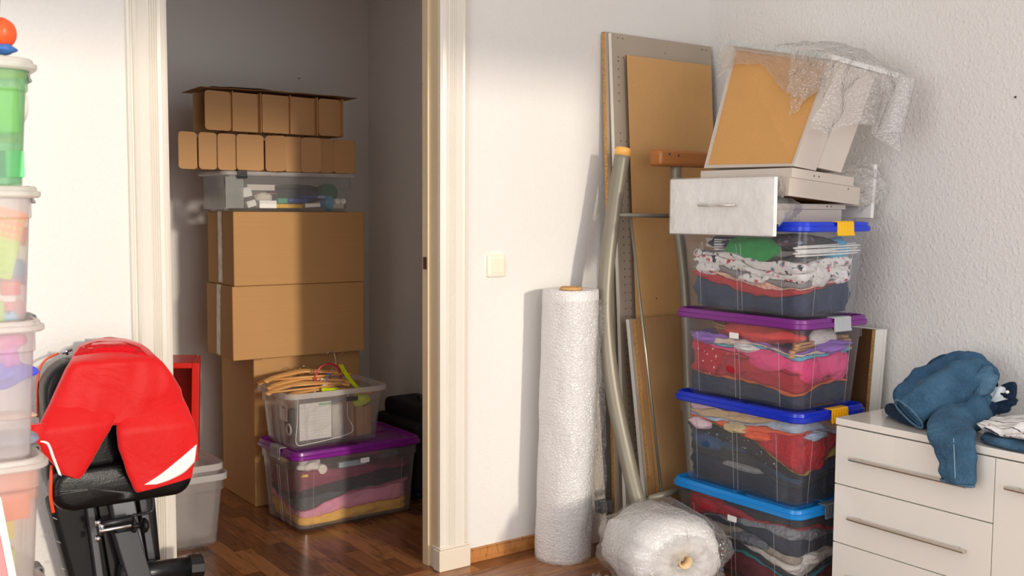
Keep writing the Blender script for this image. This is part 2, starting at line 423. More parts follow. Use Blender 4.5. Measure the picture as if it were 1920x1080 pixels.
M('rocker', g, plain('#e9e0cd', .3), sw, bev=.001)
def nail(p, nrm, lab):
    xf = frame(p, V(nrm).orthogonal(), V(nrm).cross(V(nrm).orthogonal()))
    g = G().lathe([(0, .006), (.0035, .0055), (.004, .004), (.0015, .003), (.0015, -.01)], 10, xf)
    M('nail', g, plain('#5b4a35', .5, .5), smooth=True, label=lab, cat='nail', loc=tuple(p))
nail((XR, 1.776, 1.715), (-1, 0, 0), 'small nail in the woodchip wall, high above the white dresser')
nail((2.249, 4.95, 2.002), (0, -1, 0), 'small nail in the closet back wall above the cardboard dividers')
nail((2.65, 4.383, 1.95), (-1, 0, 0), 'small nail in the closet right wall near the door jamb')

# ------------------------------------------------------------------ storage boxes
def ring(x0, x1, y0, y1, r, z, rib=.0, rw=.1):
    """rounded rectangle with the middle of each side stepped inward by rib"""
    o = []
    L, W = x1-x0, y1-y0
    def side(a, b, nrm, ln):
        a = V(a); b = V(b); q = []
        m = min(rw, ln*.3)
        for d, off in ((m, 0), (m+.008, rib), (ln/2-.006, rib), (ln/2-.003, rib*.3), (ln/2+.003, rib*.3), (ln/2+.006, rib), (ln-m-.008, rib), (ln-m, 0)):
            p = a.lerp(b, d/ln); q.append((p.x-nrm[0]*off, p.y-nrm[1]*off, z))
        return q
    def arc(cx, cy, a):
        return [(cx+r*cos(math.radians(a+90*i/5)), cy+r*sin(math.radians(a+90*i/5)), z) for i in range(6)]
    o += side((x0, y0), (x1, y0), (0, -1), L); o += arc(x1-r, y0+r, -90)
    o += side((x1, y0), (x1, y1), (1, 0), W); o += arc(x1-r, y1-r, 0)
    o += side((x1, y1), (x0, y1), (0, 1), L); o += arc(x0+r, y1-r, 90)
    o += side((x0, y1), (x0, y0), (-1, 0), W); o += arc(x0+r, y0+r, 180)
    return o
def rimband(x0, x1, y0, y1, r, z0, z1, t=.003):
    return G().loft([ring(x0, x1, y0, y1, r, z0), ring(x0, x1, y0, y1, r, z1), ring(x0+t, x1-t, y0+t, y1-t, r-t, z1), ring(x0+t, x1-t, y0+t, y1-t, r-t, z0), ring(x0, x1, y0, y1, r, z0)], False, False)
def tub(x0, x1, y0, y1, z0, z1, taper=.018, r=.035, t=.0025, rib=.005, lip=.012, liph=.012):
    g = G(); a = taper
    rg = []
    rg.append(ring(x0+a+.01, x1-a-.01, y0+a+.01, y1-a-.01, r, z0, rib))
    rg.append(ring(x0+a, x1-a, y0+a, y1-a, r, z0+.012, rib))
    rg.append(ring(x0+a*.3, x1-a*.3, y0+a*.3, y1-a*.3, r, z1-liph-.045, rib))
    rg.append(ring(x0, x1, y0, y1, r, z1-liph-.04, 0))
    if lip:
        rg.append(ring(x0, x1, y0, y1, r, z1-liph, 0))
        rg.append(ring(x0-lip, x1+lip, y0-lip, y1+lip, r+lip, z1-liph, 0))
        rg.append(ring(x0-lip, x1+lip, y0-lip, y1+lip, r+lip, z1, 0))
        rg.append(ring(x0-lip+t, x1+lip-t, y0-lip+t, y1+lip-t, r+lip-t, z1, 0))
    else: rg.append(ring(x0, x1, y0, y1, r, z1, 0))
    rg.append(ring(x0+t, x1-t, y0+t, y1-t, r-t, z1-.001, 0))
    rg.append(ring(x0+a+t, x1-a-t, y0+a+t, y1-a-t, r-t, z0+.012+t, rib))
    g.loft(rg, True, True)
    return g
def rib_glints(x0, x1, y0, y1, z0, z1, tp, t):  # thin whitish tubes: gloss highlights along the ribbed panel steps, built in as pale lines
    def ln(xa, ya, nx, ny):
        M('rib', G().tube([(xa-nx*(tp+.001), ya-ny*(tp+.001), z0+.014), (xa-nx*tp*.3, ya-ny*tp*.3, z1-.055), (xa, ya, z1-.05)], .0013, 6), GLINTM, t, True)
    for f in ((y0+.10), (y1-.10), ((y0+y1)/2-.01), ((y0+y1)/2+.01)): ln(x0, f, -1, 0)
    for f in ((x0+.085), (x1-.085)): ln(f, y0, 0, -1)
def lidgeo(x0, x1, y0, y1, z, h=.034, r=.045):
    g = G(); e = .0
    g.loft([ring(x0+.004, x1-.004, y0+.004, y1-.004, r, z), ring(x0, x1, y0, y1, r, z+.004), ring(x0, x1, y0, y1, r, z+h*.55),
            ring(x0+.006, x1-.006, y0+.006, y1-.006, r-.004, z+h*.6), ring(x0+.008, x1-.008, y0+.008, y1-.008, r-.005, z+h-.002),
            ring(x0+.011, x1-.011, y0+.011, y1-.011, r-.006, z+h), ring(x0+.018, x1-.018, y0+.018, y1-.018, r-.01, z+h),
            ring(x0+.024, x1-.024, y0+.024, y1-.024, r-.014, z+h-.012)], False, True)
    # underside
    g.loft([ring(x0+.004, x1-.004, y0+.004, y1-.004, r, z), ring(x0+.012, x1-.012, y0+.012, y1-.012, r-.006, z), ring(x0+.014, x1-.014, y0+.014, y1-.014, r-.008, z+h-.016)], False, True)
    # raised panels
    cx, cy = (x0+x1)/2, (y0+y1)/2
    for a, b in ((x0+.06, cx-.02), (cx+.02, x1-.06)):
        for c, d in ((y0+.06, cy-.02), (cy+.02, y1-.06)):
            pp = rr(a, b, c, d, .015, 3); g.loft([[(x, y, z+h-.012) for x, y in pp], [(x+(cx-x)*.01, y+(cy-y)*.01, z+h-.008) for x, y in pp]], False, True)
    return g
def clipgeo(cx, cy, z, n, w=.075, h=.034):
    """latch over a lid edge; n = outward normal (unit, axis aligned)"""
    t = (-n[1], n[0])
    prof = [(-.03, h+.002), (-.004, h+.003), (.002, h-.001), (.004, -.004), (.008, -.010), (.006, -.014), (.0, -.012), (-.001, .0), (-.001, h-.002), (-.03, h-.001)]
    g = G()
    g.loft([[(cx+n[0]*a+t[0]*s, cy+n[1]*a+t[1]*s, z+b) for a, b in prof] for s in (-w/2, w/2)])
    for k in range(5):
        s = -w/2+w*(k+1)/6
        g.loft([[(cx+n[0]*a+t[0]*q, cy+n[1]*a+t[1]*q, z+b) for a, b in ((.0, .004), (.0045, .004), (.0045, h-.006), (.0, h-.006))] for q in (s-.0015, s+.0015)])
    return g
BOXPL = clear('#eef2f8', .045, .16, gl=.8); GLINTM = clear('#ffffff', .3, .2)
def storage_box(x0, x1, y0, y1, z0, zl, lidcol, clipcol, clips, label, sticker=None, body=BOXPL, lidh=.034, group=None, over=.014, liprgh=.28, inset=.014, taper=.022):
    t = T('storage_box', label, 'storage box', ((x0+x1)/2, (y0+y1)/2, z0), group=group)
    i = inset
    smooth_angle(M('tub', tub(x0+i, x1-i, y0+i, y1-i, z0, zl+.012, lip=.0, taper=taper, r=.04), body, t), .5)
    rib_glints(x0+i, x1-i, y0+i, y1-i, z0, zl, taper, t)
    lm = clear('#e8ecef', .3, .2) if lidcol is None else plain(lidcol, liprgh, var=.02)
    ld = M('lid', lidgeo(x0, x1, y0, y1, zl, lidh), lm, t); smooth_angle(ld, .6)
    for cx, cy, n, w in clips:
        M('latch', clipgeo(cx, cy, zl, n, w, lidh), plain(clipcol, .3, var=.03), t, bev=.001)
    if sticker:
        g = G(); g.poly(rr(-.021, .021, -.0105, .0105, .003, 3), .0012, frame(sticker[0], sticker[1], (0, 0, 1)))
        M('label_sticker', g, plain('#f2f0ef', .5), t)
    return t

def garment(bx, lo, hi, m, name, label, cat, seed, lump=.016, tg=.013):
    """folded garment filling a layer of the box bx=(x0,x1,y0,y1,zb,zt) between two height fields"""
    x0, x1, y0, y1, zb, zt = bx; H = zt-zb; nt = 7
    pr = resample(rr(x0, x1, y0, y1, .03, 4), .009); g = G(); cx, cy = (x0+x1)/2, (y0+y1)/2
    rings = []
    def grow(X, Y, z):
        k = tg*min(.75, max(0, (z-zb)/H)); return X+(X-cx)/((x1-x0)/2)*k, Y+(Y-cy)/((y1-y0)/2)*k
    def push(X, Y, f):
        a, b = lo(X, Y)+.001, hi(X, Y)-.001; z = a+max(.0006, b-a)*f; X, Y = grow(X, Y, z); rings[-1].append((X, Y, z))
    def inr(x, y, d):
        dx, dy = cx-x, cy-y; L = math.hypot(dx/(x1-x0), dy/(y1-y0)) or 1
        return x+dx/L/(x1-x0)*d, y+dy/L/(y1-y0)*d
    for q in (.75, .4, .17):
        rings.append([])
        for x, y in pr: push(x+(cx-x)*q, y+(cy-y)*q, 0)
    for t in range(nt+1):
        t /= nt; rings.append([])
        for x, y in pr:
            a, b = lo(x, y), hi(x, y); th = b-a; zz = a+th*t
            e = min(.016, th*.5)*(1-math.sqrt(max(0, 1-(2*t-1)**2)))
            e += .008+lump*(.5+nz(x*13+seed, y*13, zz*34)+.6*nz(x*30, y*30, seed+zz*70))*(1 if th > .008 else .3)
            X, Y = inr(x, y, max(.004, min(.022, e))); push(X, Y, t)
    for q in (.17, .4, .75):
        rings.append([])
        for x, y in pr: push(x+(cx-x)*q, y+(cy-y)*q, 1)
    g.loft(rings)
    return M(name, g, m, None, smooth=True, label=label, cat=cat)
def fill(bx, layers, seed, where):
    x0, x1, y0, y1, zb, zt = bx; H = zt-zb
    def bound(prev, ks, sd):
        c = {}
        def h(x, y):
            k = (round(x, 5), round(y, 5))
            if k not in c:
                u = ((y1-y)/(y1-y0)+(x-x0)/(x1-x0))/2
                c[k] = max(zb+H*(curve(ks, u)+.04*(nz(x*10, y*10, sd*3.1)+.7*nz(x*24, y*24, sd*5.3))), prev(x, y)+.003) if prev else zb
            return c[k]
        return h
    prev = bound(None, None, 0)
    for k, (m, hi, name, lab, cat) in enumerate(layers):
        nx = bound(prev, hi, seed+k*1.7)
        garment(bx, prev, nx, m, name, lab+where, cat, seed+k*1.7); prev = nx

# ---- the stack of four boxes of clothes beside the dresser
SX0, SX1, SY0, SY1 = 2.749, 3.136, 2.14, 2.742
mx = (SX0+SX1)/2
def ins(z0, zl): return (SX0+.0435, SX1-.0435, SY0+.0435, SY1-.0435, z0+.018, zl+.008)
zl = [.296, .626, .941, 1.267]; zb = [0, .3235, .6535, .9685]
storage_box(SX0, SX1, SY0, SY1, zb[0], zl[0], '#1788d8', '#6d747a', [(mx, SY0, (0, -1), .09)], 'clear box of dark clothes under a sky blue lid, at the bottom of the stack', ((SX0+.0135, 2.435, .235), (0, -1, 0)))
storage_box(SX0, SX1, SY0, SY1, zb[1], zl[1], '#0b2fc0', '#f3b200', [(mx+.02, SY0, (0, -1), .09)], 'clear box with dark blue lid and yellow latch, level with the dresser top')
storage_box(SX0, SX1, SY0, SY1, zb[2], zl[2], '#7a2a86', '#b9bfc4', [(mx+.02, SY0, (0, -1), .09)], 'clear box of pink and red clothes under a purple lid with grey latch', ((SX0+.0135, 2.445, .895), (0, -1, 0)))
storage_box(SX0, SX1, SY0, SY1, zb[3], zl[3], '#0d39d6', '#ffc400', [(mx+.02, SY0, (0, -1), .09)], 'topmost clear clothes box with blue lid and yellow latch, under the wrapped drawers')
C = cloth
W0, W1, W2, W3 = ' in the sky blue lidded bottom box', ' in the dark blue lidded box', ' in the purple lidded stack box', ' in the topmost clothes box'
fill(ins(zb[0], zl[0]), [
 (C('#6a1c26'), [.30,.30,.28,.16,.15,.25,.3], 'folded_sweater', 'dark red sweater lying lowest', 'sweater'),
 (C('#2f8a94'), [.33,.32,.30,.17,.16,.26,.31], 'folded_shirt', 'thin teal shirt edge', 'shirt'),
 (C('#22262f', 'denim', '#39404d'), [.40,.42,.40,.24,.2,.32,.36], 'folded_jeans', 'near black jeans above the teal edge', 'jeans'),
 (C('#d9d2c8'), [.42,.47,.46,.36,.42,.44,.42], 'folded_blouse', 'crumpled white blouse bulging at the corner', 'blouse'),
 (C('#a4978a'), [.46,.60,.56,.44,.44,.48,.46], 'folded_cardigan', 'beige cardigan', 'cardigan'),
 (C('#2a3140', 'denim', '#3e4859'), [.52,.66,.68,.66,.60,.62,.60], 'folded_jeans', 'slate grey jeans', 'jeans'),
 (C('#8f9298', 'knit'), [.56,.68,.76,.80,.76,.68,.66], 'folded_sweatshirt', 'grey marl sweatshirt', 'sweatshirt'),
 (C('#b3202f'), [.88,.93,.80,.83,.79,.72,.70], 'folded_shirt', 'bright red shirt at the upper left', 'shirt'),
 (C('#2a2b33'), [.96,.98,.97,.97,.94,.9,.9], 'folded_trousers', 'charcoal trousers on top', 'trousers')], 3, W0)
fill(ins(zb[1], zl[1]), [
 (C('#15202f', 'denim', '#25354c'), [.30,.30,.26,.16,.18,.24,.28], 'folded_jeans', 'dark indigo jeans lying lowest', 'jeans'),
 (C('#23282f', 'denim', '#363e48'), [.44,.46,.40,.22,.24,.30,.34], 'folded_trousers', 'dark grey trousers', 'trousers'),
 (C('#223550', 'denim', '#3b5578'), [.58,.54,.44,.27,.30,.40,.44], 'folded_jeans', 'mid blue jeans with pale seam', 'jeans'),
 (C('#24272e', 'dots', '#aab2bd'), [.74,.72,.62,.34,.34,.46,.50], 'folded_dress', 'black dress with tiny pale dots', 'dress'),
 (C('#c9b04a'), [.745,.725,.625,.35,.37,.54,.62], 'folded_scarf', 'mustard yellow scarf', 'scarf'),
 (C('#c3222f', 'knit'), [.78,.73,.70,.80,.80,.72,.72], 'folded_sweater', 'bright red cable knit sweater sagging at the corner', 'sweater'),
 (C('#ff6a3c'), [.79,.77,.80,.82,.81,.735,.735], 'folded_shirt', 'orange shirt edge', 'shirt'),
 (C('#b9cbe0'), [.80,.80,.84,.93,.94,.80,.80], 'folded_blouse', 'pale blue blouse', 'blouse'),
 (C('#d7b98e'), [.84,.90,.93,.95,.96,.90,.86], 'folded_scarf', 'beige scarf under the lid', 'scarf'),
 (C('#e8c3cf'), [.97,.96,.95,.96,.97,.93,.9], 'folded_tank', 'pale pink top under the lid', 'top')], 23, W1)
fill(ins(zb[2], zl[2]), [
 (C('#1b2a40', 'denim', '#2c405c'), [.26,.22,.20,.12,.22,.26,.22], 'folded_jeans', 'navy jeans lying lowest', 'jeans'),
 (C('#d06a3c'), [.265,.225,.21,.15,.24,.29,.26], 'folded_scarf', 'orange scarf edge', 'scarf'),
 (C('#b52a38'), [.34,.46,.50,.40,.27,.31,.28], 'folded_cardigan', 'dark red cardigan', 'cardigan'),
 (C('#c92b3a', 'dots', '#ffe0e0'), [.70,.60,.52,.41,.28,.32,.30], 'folded_dress', 'red dress with small white dots', 'dress'),
 (C('#f0568a'), [.705,.61,.66,.60,.60,.62,.60], 'folded_sweatshirt', 'pink sweatshirt', 'sweatshirt'),
 (C('#6fb6cc'), [.71,.66,.69,.63,.62,.66,.68], 'folded_skirt', 'turquoise tulle skirt', 'skirt'),
 (C('#eed2c0'), [.72,.74,.72,.66,.68,.69,.70], 'folded_tank', 'cream glittery top', 'top'),
 (C('#9a6fc4'), [.80,.78,.73,.68,.74,.78,.73], 'folded_dress', 'purple dress', 'dress')], 43, W2)
fill(ins(zb[3], zl[3]), [
 (C('#25344c', 'denim', '#3a4d6a'), [.42,.30,.18,.20,.30,.36,.38], 'folded_jeans', 'slate blue jeans lying lowest', 'jeans'),
 (C('#b8323a'), [.44,.42,.28,.28,.31,.37,.39], 'folded_shirt', 'red shirt edge', 'shirt'),
 (C('#f1b9a4', 'knit'), [.445,.43,.36,.32,.36,.38,.40], 'folded_tank', 'peach lace top', 'top'),
 (C('#8d8a8a'), [.54,.52,.42,.35,.38,.42,.42], 'folded_sweater', 'mid grey sweater', 'sweater'),
 (C('#f3efe9', 'floral', '#e8506a', '#c22240'), [.60,.62,.54,.46,.50,.56,.56], 'folded_dress', 'white dress printed with red flowers', 'dress'),
 (C('#f4f0ea', 'floral', '#e9a0aa', '#3a8a8e', sc=.8), [.72,.70,.62,.60,.64,.66,.64], 'folded_blouse', 'white blouse printed with pink and teal leaves', 'blouse')], 63, W3)
def blob(name, c, r, m, label, cat, seed, amp=.25, n=26, group=None, parent=None, rot=0):
    """crumpled lump of cloth"""
    g = G(); rings = []
    for i in range(n//2+1):
        ph = -pi/2+pi*i/(n//2); rg = []
        for j in range(n):
            th = 2*pi*j/n; d = V((cos(ph)*cos(th), cos(ph)*sin(th), sin(ph)))
            k = 1+amp*mn.noise(d*1.7+V((seed, 0, 0)))+amp*.5*mn.noise(d*4+V((0, seed, 0)))+amp*.25*mn.noise(d*9+V((0, 0, seed)))
            p = V((d.x*r[0], d.y*r[1], d.z*r[2]))*k; p.rotate(Quaternion((0, 0, 1), rot)); rg.append(p+V(c))
        rings.append(rg)
    g.loft(rings, False, False)
    return M(name, g, m, parent, smooth=True, label=label, cat=cat, group=group, sub=1)
bx = ins(zb[3], zl[3])
def bulge(side, a, z, ra, rz, m, lab, cat, seed, dp=.026, name='bunched_cloth', amp=.35, rot=0):
    """bunched cloth pressed against the left wall (side 0) or the front wall (side 1) of the boxes in the stack"""
    k = max(i for i in range(4) if z > zb[i]); off = .0425-.020*min(1, (z-zb[k])/.27)+dp*(.98+amp*.12)
    c = (SX0+off, a, z) if side == 0 else (a, SY0+off, z); r = (dp, ra, rz) if side == 0 else (ra, dp, rz)
    return blob(name, c, r, m, lab, cat, seed, amp)
bulge(0, 2.60, .79, .06, .055, C('#bf2535', 'dots', '#ffe4e4'), 'dotted red dress bunched at the far left'+W2, 'dress', 1.1)
bulge(0, 2.47, .775, .06, .04, C('#a82434'), 'dark red sleeve bunched at mid left'+W2, 'cardigan', 2.1)
bulge(0, 2.33, .818, .085, .034, C('#ee4c84'), 'bright pink sleeve bunched near the corner'+W2, 'sweatshirt', 3.1)
bulge(0, 2.62, .868, .055, .020, C('#9c72c8'), 'lilac sleeve bunched at the upper left'+W2, 'dress', 4.1)
bulge(0, 2.42, .852, .055, .016, C('#dfe6e4'), 'pale glittery tulle bunched under the sticker'+W2, 'skirt', 5.1)
bulge(1, 2.87, .79, .055, .045, C('#e8447c'), 'pink hood bunched at the front corner'+W2, 'sweatshirt', 6.1)
bulge(1, 3.01, .80, .05, .05, C('#f05c8e'), 'pink sleeve bunched at the right end'+W2, 'sweatshirt', 7.1)
bulge(1, 2.98, .862, .07, .016, C('#a578cc'), 'purple frill bunched at the upper front'+W2, 'dress', 8.1)
bulge(0, 2.63, .545, .055, .022, C('#f0cdd4'), 'blush pink sleeve bunched at the far left'+W1, 'blouse', 9.1)
bulge(0, 2.60, .48, .07, .035, C('#2b4262', 'denim', '#46648c'), 'blue jeans leg bunched at the left'+W1, 'jeans', 10.1)
bulge(0, 2.46, .555, .06, .020, C('#d9c08c'), 'tan scarf coiled at the upper left'+W1, 'scarf', 11.1)
bulge(0, 2.36, .545, .06, .016, C('#ff6236'), 'orange sleeve bunched below the tan scarf'+W1, 'shirt', 12.1)
bulge(0, 2.42, .42, .10, .012, clear('#ffffff', .35, .12, kind='film', gl=2.), 'crinkled clear film strip along the left wall'+W1, 'film', 13.1, .012)
bulge(1, 2.90, .50, .075, .055, C('#c41f2c', 'knit'), 'red cable knit sleeve bunched at the front corner'+W1, 'sweater', 14.1)
bulge(1, 2.90, .565, .06, .016, C('#b6c9e0'), 'pale blue collar bunched at the upper front'+W1, 'blouse', 15.1)
bulge(0, 2.58, .245, .07, .03, C('#b81d2b'), 'bright red sleeve bunched at the upper left'+W0, 'shirt', 16.1)
bulge(1, 2.90, .13, .055, .025, C('#e4ddd4'), 'white collar bunched at the front corner'+W0, 'blouse', 17.1)
bulge(0, 2.38, .165, .09, .022, C('#6c7078', 'knit'), 'grey sleeve bunched near the corner'+W0, 'sweatshirt', 18.1)
bulge(0, 2.61, 1.128, .06, .024, C('#f4f0ea', 'floral', '#e9606e', '#2a2a34'), 'white collar with red blooms at the far left'+W3, 'blouse', 19.1)
bulge(0, 2.40, 1.10, .07, .018, C('#f3efe9', 'floral', '#ef5060', '#b03060'), 'red flowered sleeve bunched at mid left'+W3, 'dress', 20.1)
bulge(1, 2.90, 1.118, .045, .035, C('#e6e2da'), 'plain cream sleeve bunched at the front corner'+W3, 'blouse', 21.1)
bulge(1, 3.02, 1.112, .05, .024, C('#f4eef0', 'floral', '#e84a72', '#3a8a8e'), 'pink flowered sleeve bunched at the right end'+W3, 'dress', 22.1)
blob('bunched_tee', (2.835, 2.43, 1.200), (.035, .12, .05), C('#1f9a48'), 'bright green top bunched under the lid'+W3, 'top', 1.3)
blob('bunched_tee', (2.93, 2.60, 1.218), (.11, .08, .032), C('#2d3a52', 'denim', '#43587a'), 'navy top bunched at the far left'+W3, 'top', 4.1)
blob('bunched_skirt', (2.95, 2.35, 1.225), (.12, .16, .030), C('#30303c'), 'black skirt bunched in the middle'+W3, 'skirt', 7.1)
blob('bunched_blouse', (3.03, 2.23, 1.205), (.06, .04, .045), C('#5fb4dc'), 'light blue blouse bunched at the right'+W3, 'blouse', 9.7)
blob('bunched_shirt', (2.86, 2.26, 1.23), (.07, .06, .025), C('#54404c', 'floral', '#b08890', '#70a0b8'), 'dark patterned shirt bunched near the corner'+W3, 'shirt', 2.2)
blob('bunched_tee', (2.86, 2.40, .905), (.075, .17, .035), C('#f04a44'), 'coral red top under the lid'+W2, 'top', 5.2)
blob('bunched_bag', (2.97, 2.225, .895), (.07, .03, .04), C('#e7ddd6'), 'cream bag under the lid'+W2, 'bag', 6.6, .1)
blob('bunched_skirt', (2.95, 2.56, .895), (.1, .09, .04), C('#c23440'), 'dark red skirt at the back'+W2, 'skirt', 8.6)

# hangers
def hanger(name, lab, m, group, hook=True, wooden=False):
    """a hanger lying flat in its own plane: shoulders along x, hook to +y"""
    t = T(name, lab, 'hanger', group=group)
    if wooden:
        pts = path([(-.19, -.055, 0), (-.15, -.02, 0), (-.07, .012, 0), (0, .03, 0), (.07, .012, 0), (.15, -.02, 0), (.19, -.055, 0)], 5)
        g = G(); g.tube(pts, [(.006, .013+.007*(1-abs(p.x)/.19)) for p in pts], 10, up=(0, 0, 1))
        M('shoulders', g, m, t, True, world=False)
        M('trouser_bar', G().tube([(-.16, -.04, 0), (.16, -.04, 0)], .005, 8), m, t, True, world=False)
        hm = plain('#b9b7b0', .25, 1.)
    else:
        pts = path([(-.17, -.05, 0), (-.175, -.035, 0), (-.1, 0, 0), (0, .03, 0), (.1, 0, 0), (.175, -.035, 0), (.17, -.05, 0), (0, -.052, 0), (-.17, -.05, 0)], 4)
        M('loop', G().tube(pts, .0032, 8), m, t, True, world=False)
        hm = m
    a = [(0, .03, 0), (0, .06, 0)]+[(.018-.018*cos(u), .062+.018*sin(u), 0) for u in (.6, 1.2, 1.8, 2.4, 3., 3.6)]
    M('hook', G().tube(path(a, 3), .0018 if wooden else .0028, 8), hm, t, True, world=False)
    return t
def place(o, loc, rot): o.location = loc; o.rotation_euler = rot
wh = hanger('plastic_hanger', 'thin white plastic hanger lying flat in the topmost clothes box', plain('#f2ede6', .35), 'white hangers in the topmost clothes box')
for k in range(12):
    h = wh if k == 0 else copy_tree(wh)
    a = (2.875, 2.56, 1.198+.0062*(k//2)) if k % 2 == 0 else (2.942, 2.235, 1.190+.0062*(k//2))
    place(h, (a[0]+.004*(k % 3), a[1]+.004*((k*7) % 3), a[2]), (.03*((k*5) % 3-1), .02*((k*3) % 3-1), pi/2 if k % 2 == 0 else .05*(k % 3)-.05)); h.scale = (.9, .9, 1)
dh = hanger('wooden_hanger', 'pale wooden hanger lying flat in the purple lidded box of the stack', wood('#d9a069'), 'wooden hangers in the purple lidded box of the stack', wooden=True)
for k in range(8):
    h = dh if k == 0 else copy_tree(dh)
    a = (2.87, 2.50, .868+.014*(k//2)) if k % 2 == 0 else (2.942, 2.25, .850+.013*(k//2))
    place(h, (a[0]+.005*(k % 3), a[1], a[2]), (.04*((k*5) % 3-1), .03*((k*3) % 3-1), pi/2+.02*k if k % 2 == 0 else .02*k-.06)); h.scale = (.82, .8, 1)

# ------------------------------------------------------------------ drawers on the stack
TAUPE = plain('#c4bab0', .5); TAUPE2 = plain('#c9bfb6', .5)
DARK = plain('#3a332e', .8)
def xg(g, m): g.v = [m @ V(p) for p in g.v]; return g
def drawer_body(g, x0, x1, y0, y1, z0, z1, t=.012):
    g.box(x0, x1, y0, y0+t, z0, z1); g.box(x0, x1, y1-t, y1, z0, z1); g.box(x0, x0+t, y0+t, y1-t, z0, z1); g.box(x1-t, x1, y0+t, y1-t, z0, z1)
    return g
def holes(pts, nrm, r=.0028):
    g = G()
    for p in pts:
        n = V(nrm).normalized(); u = n.orthogonal().normalized()
        g.lathe([(0, .0008), (r, .0007), (r, -.0005)], 10, frame(p, u, n.cross(u)))
    return g
FILM = clear('#ffffff', .16, .16, kind='film')
# lowest drawer, white front to the left, wrapped in film
t = T('drawer', 'lowest drawer, white front wrapped in clear film, slim bar handle, on the blue lid', 'drawer', (2.9, 2.46, 1.2995))
M('front', G().box(2.690, 2.707, 2.222, 2.702, 1.252, 1.449), plain('#fbfaf7', .3), t, bev=.002)
M('side_frame', drawer_body(G(), 2.7075, 3.09, 2.25, 2.675, 1.2915, 1.3425), TAUPE, t, bev=.001)
M('bottom_panel', G().box(2.712, 3.085, 2.262, 2.663, 1.30, 1.304), board('#c39a62'), t)
g = G().tube([(2.672, 2.375, 1.355), (2.672, 2.545, 1.355)], .0045, 10); g.tube([(2.672, 2.40, 1.355), (2.69, 2.40, 1.355)], .003, 8); g.tube([(2.672, 2.52, 1.355), (2.69, 2.52, 1.355)], .003, 8)
M('handle', g, plain('#d8d4d0', .35, .8), t, True, label='slim pale metal handle')
def filmwrap(x0, x1, y0, y1, z0, z1, seed, amp=.006):
    g = G(); rings = []
    prof = [(x1, .6), (x1-.02, .85), (x0+.004, 1.), (x0-.004, .985), (x0-.006, .7)]
    for k in range(9):
        u = k/8; x = x1+(x0-x1)*min(1, u*1.25) if u < .8 else x0-.003
        sc = 1-.10*(1-min(1, u*1.25)); rg = []
        if u >= .8: sc = 1-(u-.8)*5*.5
        if k == 8: sc = .4
        for (a, b) in resample(rr(y0, y1, z0, z1, .01, 2), .02):
            cy, cz = (y0+y1)/2, (z0+z1)/2
            d = amp*mn.noise(V((x*30, a*30, b*30+seed)))
            rg.append((x+(d*.3 if u < .8 else -abs(d)*.3), cy+(a-cy)*(sc+d), cz+(b-cz)*(sc+d*2)))
        rings.append(rg)
    g.loft(rings, False, True)
    return g
M('wrapping_film', filmwrap(2.687, 2.728, 2.217, 2.707, 1.247, 1.454, 3), FILM, t, smooth=True)
# gathered film trailing from the front's right edge
def sheet(fn, nu=40, nv=24): return G().grid(fn, nu, nv)
def f1(u, v):
    x = 2.705+.16*u; z = 1.452-.165*v-.02*u+(.0 if v > .5 else -.06*u*(.5-v)*2)
    z = max(z, 1.305 if x > 2.74 else 1.25); z = min(z, 1.38) if x > 2.725 else z
    y = 2.222-.012*sin(u*5+v*9)-.010*mn.noise(V((u*9, v*7, 1)))-.006*mn.noise(V((u*25, v*19, 2))) + .02*u
    return V((x-.06*u*(abs(v-.6)), y, z))
M('film_tail', sheet(f1), clear('#f4f5f5', .3, .14, kind='film', gl=1.6), t, smooth=True)
# thin drawer above it
t = T('drawer', 'low taupe drawer frame with two screw holes, sandwiched under the wider upper drawers', 'drawer', (2.9, 2.46, 1.343))
M('side_frame', drawer_body(G(), 2.715, 3.105, 2.245, 2.66, 1.3432, 1.3612), TAUPE2, t, bev=.001)
M('bottom_panel', G().box(2.722, 3.098, 2.257, 2.648, 1.346, 1.350), board('#c39a62'), t)
M('screw_hole', holes([(3.0, 2.245, 1.353), (3.023, 2.245, 1.353)], (0, -1, 0)), DARK, t)
SAG = Matrix.Translation((2.74, 0, 1.387)) @ Matrix.Rotation(math.radians(4.2), 4, 'Y') @ Matrix.Translation((-2.74, 0, -1.387))
# third drawer whose front points to the right wall
t = T('drawer', 'taupe drawer whose bubble wrapped white front points at the right hand wall', 'drawer', (2.97, 2.42, 1.386))
M('side_frame', xg(drawer_body(G(), 2.735, 3.12, 2.2, 2.63, 1.3865, 1.4475), SAG), TAUPE, t, bev=.001)
M('bottom_panel', xg(G().box(2.742, 3.11, 2.212, 2.618, 1.392, 1.396), SAG), board('#c39a62'), t)
M('front', xg(G().box(3.245, 3.262, 2.235, 2.66, 1.35, 1.545), SAG), plain('#f0eeea', .3), t, bev=.002)
M('rear_panel', xg(G().box(3.12, 3.245, 2.27, 2.62, 1.39, 1.44), SAG), TAUPE2, t, bev=.001)
M('screw_hole', holes([SAG @ V((3.052, 2.2, 1.437))], (0, -1, 0)), DARK, t)
BW = clear('#ffffff', .36, .14, kind='bubble', gl=2.2)
def f2(u, v):
    a = u*2*pi*.55-.5; 
    x = 3.10+.165*v+.012*mn.noise(V((u*8, v*6, 4))); r1 = .05+.05*v
    y = 2.29-.075*v*sin(min(pi, max(0, a+.4)))-.014*mn.noise(V((u*11, v*9, 7)))
    z = 1.44+(u-.5)*(.07+.15*v)+.012*mn.noise(V((u*7, v*8, 9)))
    return V((x, y-.02, z-.01*v))
M('bubble_wrap', sheet(f2), BW, t, smooth=True)
t = T('drawer', 'shallow taupe drawer with two screw holes lying flat under the tilted drawer', 'drawer', (2.93, 2.42, 1.448))
